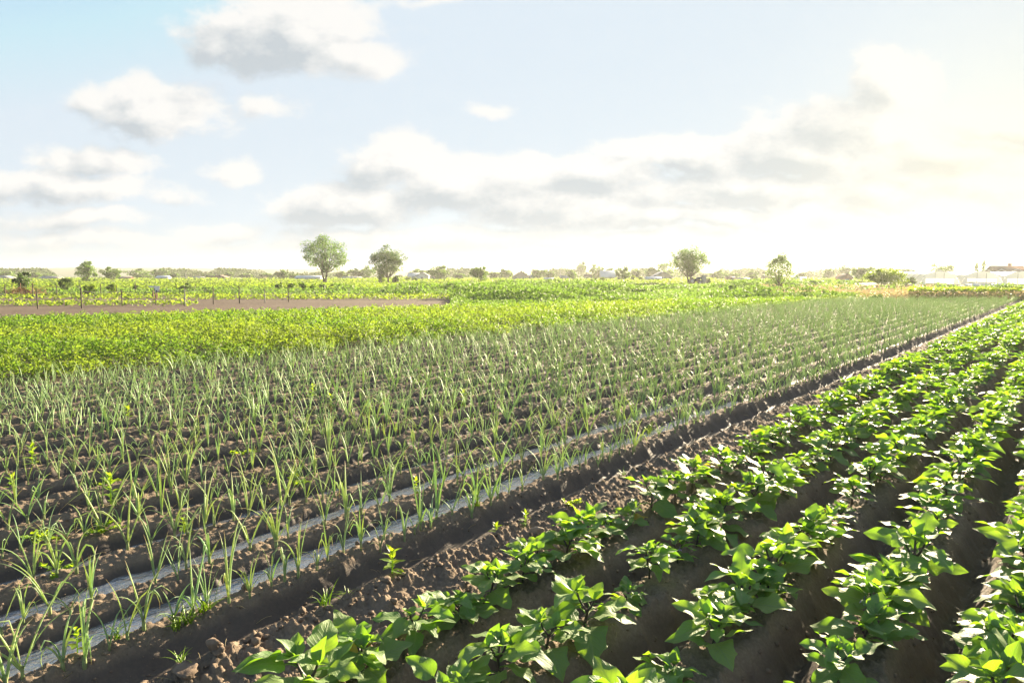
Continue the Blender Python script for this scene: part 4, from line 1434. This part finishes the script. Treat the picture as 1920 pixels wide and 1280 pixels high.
# ------------------------------------------------------------------ houses, greenhouse, poles, vehicle
def house(px, top, wpx, label, depth, wall='wall_white', roof='roof_grey', ridge_x=True, base=None, wall_frac=.55, rot=0.0, nwin=2, door=True, name='house', chimney=False, cat='house'):
    d = pix_dir(px, 515); x = d[0] / d[1] * depth
    k = depth / F; w = wpx * k; ht = H + (515 - top) * k
    hw = ht * wall_frac; dp = w * .75 if ridge_x else w * 1.2
    o = thing(name, label, cat, (x, depth, -.05), rot, 'village buildings')
    a, b = w / 2, dp / 2
    mb = MB()
    if ridge_x:      # ridge runs across the view
        mb.add([(-a, -b, 0), (a, -b, 0), (a, b, 0), (-a, b, 0), (-a, -b, hw), (a, -b, hw), (a, b, hw), (-a, b, hw), (-a, 0, ht * .97), (a, 0, ht * .97)],
               [[0, 1, 5, 4], [1, 2, 6, 5], [2, 3, 7, 6], [3, 0, 4, 7]])
        mb.f3.append(np.array([[5, 6, 9], [7, 4, 8]]))
        e = .25
        rv = [(-a - e, -b - e, hw - .12), (a + e, -b - e, hw - .12), (a + e, 0, ht), (-a - e, 0, ht), (a + e, b + e, hw - .12), (-a - e, b + e, hw - .12)]
    else:            # gable faces the field
        mb.add([(-a, -b, 0), (a, -b, 0), (a, b, 0), (-a, b, 0), (-a, -b, hw), (a, -b, hw), (a, b, hw), (-a, b, hw), (0, -b, ht * .97), (0, b, ht * .97)],
               [[0, 1, 5, 4], [1, 2, 6, 5], [2, 3, 7, 6], [3, 0, 4, 7]])
        mb.f3.append(np.array([[4, 5, 8], [6, 7, 9]]))
        e = .25
        rv = [(-a - e, -b - e, hw - .12), (-a - e, b + e, hw - .12), (0, b + e, ht), (0, -b - e, ht), (a + e, b + e, hw - .12), (a + e, -b - e, hw - .12)]
    mb.obj('wall', M[wall], o)
    rb = MB(); rv = np.array(rv); up = np.array([0, 0, .14])
    rb.add(np.concatenate([rv, rv + up]), [[0, 1, 2, 3], [3, 2, 4, 5], [9, 8, 7, 6], [11, 10, 8, 9], [0, 6, 7, 1], [5, 4, 10, 11], [1, 7, 8, 2], [2, 8, 10, 4], [0, 3, 9, 6], [3, 5, 11, 9]])
    ro = rb.obj('roof', M[roof], o)
    if chimney:
        MB().box((a * .25, 0 if not ridge_x else .25, ht + .1), (.6, .6, 1.2)).obj('chimney', M['wall_brick'], ro)
    nslot = nwin + (1 if door else 0)
    for q in range(nslot):
        xx = -a + w * (q + .5) / nslot
        if door and q == nslot // 2:
            MB().box((xx, -b - .02, min(1.9, hw * .8) / 2), (.9, .08, min(1.9, hw * .8))).obj('door', M['door'], o)
        else:
            wo = MB().box((xx, -b - .02, hw * .58), (min(1.0, w / nslot * .5), .10, hw * .36)).obj('window', M['wall_white'], o)
            MB().box((xx, -b - .05, hw * .58), (min(.84, w / nslot * .42), .08, hw * .30)).obj('pane', M['window'], wo)
    return o


house(793, 511, 22, 'white gabled house with grey roof right of the dark tree', 235, 'wall_white', 'roof_grey', False, nwin=1, door=False)
house(776, 512, 20, 'pale grey roofed house half hidden by the dark tree', 245, 'wall_white', 'roof_blue', True)
house(818, 513, 20, 'tan gabled cottage right of the white gabled house', 225, 'wall_tan', 'roof_brown', False, nwin=1)
house(976, 509, 30, 'house with dark steep roof left of the village centre', 230, 'wall_tan', 'roof_dark', False, nwin=2, door=False, wall_frac=.4)
house(1139, 508, 26, 'house with a broad pale blue metal roof', 228, 'wall_tan', 'roof_blue', True, wall_frac=.35)
house(1240, 510, 34, 'grey roofed cottage just left of the big tree', 215, 'wall_tan', 'roof_grey', False, wall_frac=.42)
house(1224, 519, 26, 'low shed with pale sheet roof before the grey cottage', 200, 'wall_white', 'roof_blue', True, name='shed', cat='shed', wall_frac=.6)
house(1029, 521, 16, 'small flat white kiosk at the village edge', 190, 'wall_white', 'roof_blue', True, name='shed', cat='shed', wall_frac=.8, nwin=1)
house(1062, 517, 22, 'low tan house left of the slender leaning tree', 225, 'wall_tan', 'roof_grey', True)
house(1108, 514, 24, 'white walled house with brown roof behind the slender tree', 250, 'wall_white', 'roof_brown', True)
house(1369, 519, 14, 'small brick pump house right of the big tree', 190, 'wall_brick', 'roof_brown', True, name='shed', cat='shed', wall_frac=.75, nwin=1)
house(1393, 521, 20, 'low tan wall building before the small trees', 195, 'wall_tan', 'roof_grey', True, name='shed', cat='shed', wall_frac=.75)
house(1583, 513, 20, 'small brown gabled shed beside the round dense tree', 175, 'wall_brick', 'roof_brown', False, name='shed', cat='shed', wall_frac=.45, nwin=0)
house(1500, 520, 18, 'little white shed between the utility poles', 200, 'wall_white', 'roof_blue', True, name='shed', cat='shed', wall_frac=.7, nwin=1)
house(1886, 499, 58, 'large brown roofed house with a chimney behind the greenhouse', 165, 'wall_tan', 'roof_brown', True, chimney=True, wall_frac=.45)
house(1720, 518, 26, 'low white outbuilding left of the greenhouse', 175, 'wall_white', 'roof_grey', True, name='shed', cat='shed', wall_frac=.7)
house(8, 517, 22, 'white house at the far left end of the village', 225, 'wall_white', 'roof_grey', False, nwin=1, door=False)
house(96, 518, 30, 'long grey roofed house behind the left bushes', 235, 'wall_tan', 'roof_grey', True)
house(236, 519, 22, 'brick house between the left trees', 240, 'wall_brick', 'roof_brown', True)
house(306, 517, 20, 'white shed behind the faded left trees', 235, 'wall_white', 'roof_blue', True, name='shed', cat='shed')
house(372, 519, 18, 'tiny pale house left of the red brown gable', 260, 'wall_white', 'roof_grey', True)
house(413, 516, 22, 'red brown gabled house amid the far left trees', 255, 'wall_brick', 'roof_brown', False, nwin=1)
house(440, 521, 18, 'low white wall house next to the red brown gable', 250, 'wall_white', 'roof_grey', True)
house(487, 520, 20, 'tan house left of the round faded tree', 250, 'wall_tan', 'roof_brown', True)
house(580, 517, 44, 'long pale greenhouse like shed behind the forked trunk', 215, 'wall_white', 'roof_blue', True, name='shed', cat='shed', wall_frac=.6, nwin=4)
house(660, 519, 30, 'long tan barn between the two big trees', 240, 'wall_tan', 'roof_grey', True, name='barn', cat='barn')
house(1000, 516, 16, 'small white house right of the dark steep roof', 245, 'wall_white', 'roof_grey', True)
house(1440, 518, 20, 'tan cottage behind the pointed pale tree', 215, 'wall_tan', 'roof_brown', True)


def greenhouse():
    D0 = 118.0; k = D0 / F
    gx = lambda px: pix_dir(px, 515)[0] / pix_dir(px, 515)[1] * D0
    h0 = H - (509 - 515) * k * 1.0
    spans = [(1734, 1792), (1812, 1872), (1888, 1950)]
    ln = 26.0
    for q, (a, b) in enumerate(spans):
        xa, xb = gx(a), gx(b); xc = (xa + xb) / 2; rx = (xb - xa) / 2 * 1.12
        o = thing('greenhouse', ('leftmost white film tunnel of the greenhouse row', 'middle white film tunnel with rolled up doorway', 'rightmost white film tunnel cut by the frame edge')[q], 'greenhouse', (xc, D0, 0), -.30, 'greenhouse tunnels')
        n = 18; ang = np.linspace(0, math.pi, n)
        ax = -np.cos(ang) * rx; az = np.sin(ang) ** .85 * h0
        ys = np.linspace(0, ln, 8)
        v = np.array([(x_, y_, z_) for y_ in ys for x_, z_ in zip(ax, az)])
        ii = np.arange(7)[:, None] * n; jj = np.arange(n - 1)[None]
        f = np.stack([ii + jj, ii + jj + 1, ii + n + jj + 1, ii + n + jj], -1).reshape(-1, 4)
        MB().add(v, f).obj('film_cover', M['film'], o, True)
        # end wall: film above, open doorway band below, hoops and posts
        top = [(x_, .02, z_) for x_, z_ in zip(ax, az) if z_ > h0 * .48]
        lo = [(p[0], .02, h0 * .48) for p in top]
        mb = MB(); m_ = len(top)
        mb.add(np.array(top + lo), [[j, j + 1, m_ + j + 1, m_ + j] for j in range(m_ - 1)]); mb.obj('end_wall', M['film'], o)
        mb = MB()
        for s in (-1, 1):
            mb.add([(s * rx * .98, .03, 0), (s * rx * .72, .03, 0), (s * rx * .72, .03, h0 * .49), (s * rx * .93, .03, h0 * .45)], [[0, 1, 2, 3]])
        mb.obj('side_panel', M['film'], o)
        for y_ in ys:
            MB().tube([(x_ * 1.01, y_, z_ * 1.01) for x_, z_ in zip(ax, az)], .035, 5, cap=False).obj('hoop', M['metal'], o)
        for s in (-.25, .2):
            MB().tube([(s * rx, .0, 0), (s * rx, .0, h0 * .9)], .04, 5).obj('end_post', M['metal'], o)
        MB().box((0, .0, h0 * .49), (rx * 1.6, .06, .06)).obj('door_beam', M['metal'], o)
        # crossed ridge pipes above the film
        for y_ in np.linspace(2, ln - 2, 4):
            MB().tube([(-rx * .45, y_, h0 * .93), (0, y_ + .6, h0 * 1.19), (rx * .4, y_ + 1.2, h0 * .95)], .05, 5).obj('ridge_pipe', M['plastic'], o)
    for q in range(11):
        px = 1812 + q * 7.0 + rng.uniform(-2, 2); g = G(px, 537)
        v, f = rock(200 + q, 2)
        o = MB().add(v * np.array((.38, .3, .42)) * rng.uniform(.8, 1.15) + (0, 0, .2), f).obj('sack', M['plastic'], smooth=True, loc=tuple(g))
        tag(o, f'white plastic sack, {ordinal(q + 1)} from the left in the line before the greenhouse', 'sack', 'white sacks lying before the greenhouse')


greenhouse()


def pole(px, top, depth, label):
    d = pix_dir(px, 515); x = d[0] / d[1] * depth; h = H + (515 - top) * depth / F
    o = thing('utility_pole', label, 'utility pole', (x, depth, 0), 0, 'utility poles in the village')
    MB().tube([(0, 0, -.3), (0, 0, h * .5), (0, 0, h)], [.16, .14, .11], 7).obj('shaft', M['post_pale'], o, True)
    MB().box((0, 0, h - .5), (1.5, .12, .12)).obj('crossarm', M['post'], o)


pole(1497, 501, 230, 'leftmost of three utility poles beyond the pointed pale tree')
pole(1518, 502, 225, 'middle of three utility poles beyond the pointed pale tree')
pole(1539, 504, 220, 'rightmost of three utility poles beyond the pointed pale tree')
pole(1051, 504, 240, 'utility pole beside the small white kiosk')
pole(1388, 508, 225, 'utility pole right of the big willow like tree')
pole(348, 512, 240, 'utility pole standing above the dark meadow bush')
pole(1705, 504, 210, 'pale pole left of the greenhouse')


def vehicle():
    g = G(1304, 533)
    o = thing('tractor', 'small dark tractor with blue hood parked under the big tree', 'tractor', tuple(g), rad(-8))
    MB().box((-.1, 0, .75), (1.9, .8, .5), taper=.9).box((-.75, 0, 1.05), (.55, .7, .3), taper=.85).obj('body', M['black'], o)
    MB().box((.55, 0, 1.12), (1.0, .62, .26), taper=.88).obj('hood', M['blue'], o)
    MB().box((-.75, 0, 1.45), (.10, .6, .6)).box((-.5, 0, 1.2), (.5, .5, .1)).obj('seat', M['black'], o)
    MB().tube([(-.1, 0, 1.2), (-.3, 0, 1.55)], .03, 5).tube([(-.42, -.18, 1.5), (-.3, 0, 1.58), (-.42, .18, 1.5)], .02, 5).obj('steering_wheel', M['black'], o)
    for x_, r0 in ((-.65, .55), (.75, .36)):
        for s in (-1, 1):
            w = MB().tube([(x_, s * .55 - .14, r0), (x_, s * .55 + .14, r0)], r0, 16).obj('wheel', M['black'], o, True)
            MB().tube([(x_, s * .55 - .15, r0), (x_, s * .55 + .15, r0)], r0 * .5, 12).obj('rim', M['metal'], w, True)
    g = G(1319, 533)
    mb = MB().box((0, 0, .75), (.75, .75, 1.6), taper=.96).box((0, 0, 1.6), (.85, .85, .12))
    tag(mb.obj('pillar', M['post_pale'], loc=tuple(g)), 'pale concrete pillar at the right of the tractor', 'pillar')
    # a dark grazing animal far out on the field
    g = G(1112, 531); o = thing('animal', 'small black goat like animal standing on the far green field', 'animal', tuple(g), rad(10))
    b = MB()
    b.tube([(-.55, 0, .62), (-.3, 0, .66), (.1, 0, .64), (.42, 0, .70), (.62, 0, .92), (.74, 0, .98), (.92, 0, .90)], [.10, .19, .20, .17, .10, .11, .05], 9)
    for x_, y_ in ((-.42, .1), (-.42, -.1), (.36, .1), (.36, -.1)):
        b.tube([(x_, y_, .6), (x_ - .03, y_, .32), (x_, y_, -.02)], [.07, .04, .03], 6)
    b.tube([(-.6, 0, .68), (-.72, 0, .55)], [.03, .015], 5)
    b.tube([(.72, .06, 1.04), (.66, .12, 1.10)], [.03, .01], 5).tube([(.72, -.06, 1.04), (.66, -.12, 1.10)], [.03, .01], 5)
    b.obj('body', M['black'], o, True)


vehicle()

# ------------------------------------------------------------------ haze: one closed box of air
def haze():
    m, t, out = new_mat('haze_air')
    pv = t.node('ShaderNodeVolumePrincipled')
    pv.inputs['Color'].default_value = (.95, .96, .92, 1)
    pv.inputs['Density'].default_value = .00034
    pv.inputs['Anisotropy'].default_value = .36
    t.l.new(pv.outputs[0], out.inputs['Volume'])
    mb = MB().box((0, 760, 5.6), (3800, 4900, 15.2))
    o = mb.obj('haze', m); o['kind'] = 'stuff'; o['label'] = 'thin pale haze lying over the fields'; o['category'] = 'haze'
    del o['category']


haze()
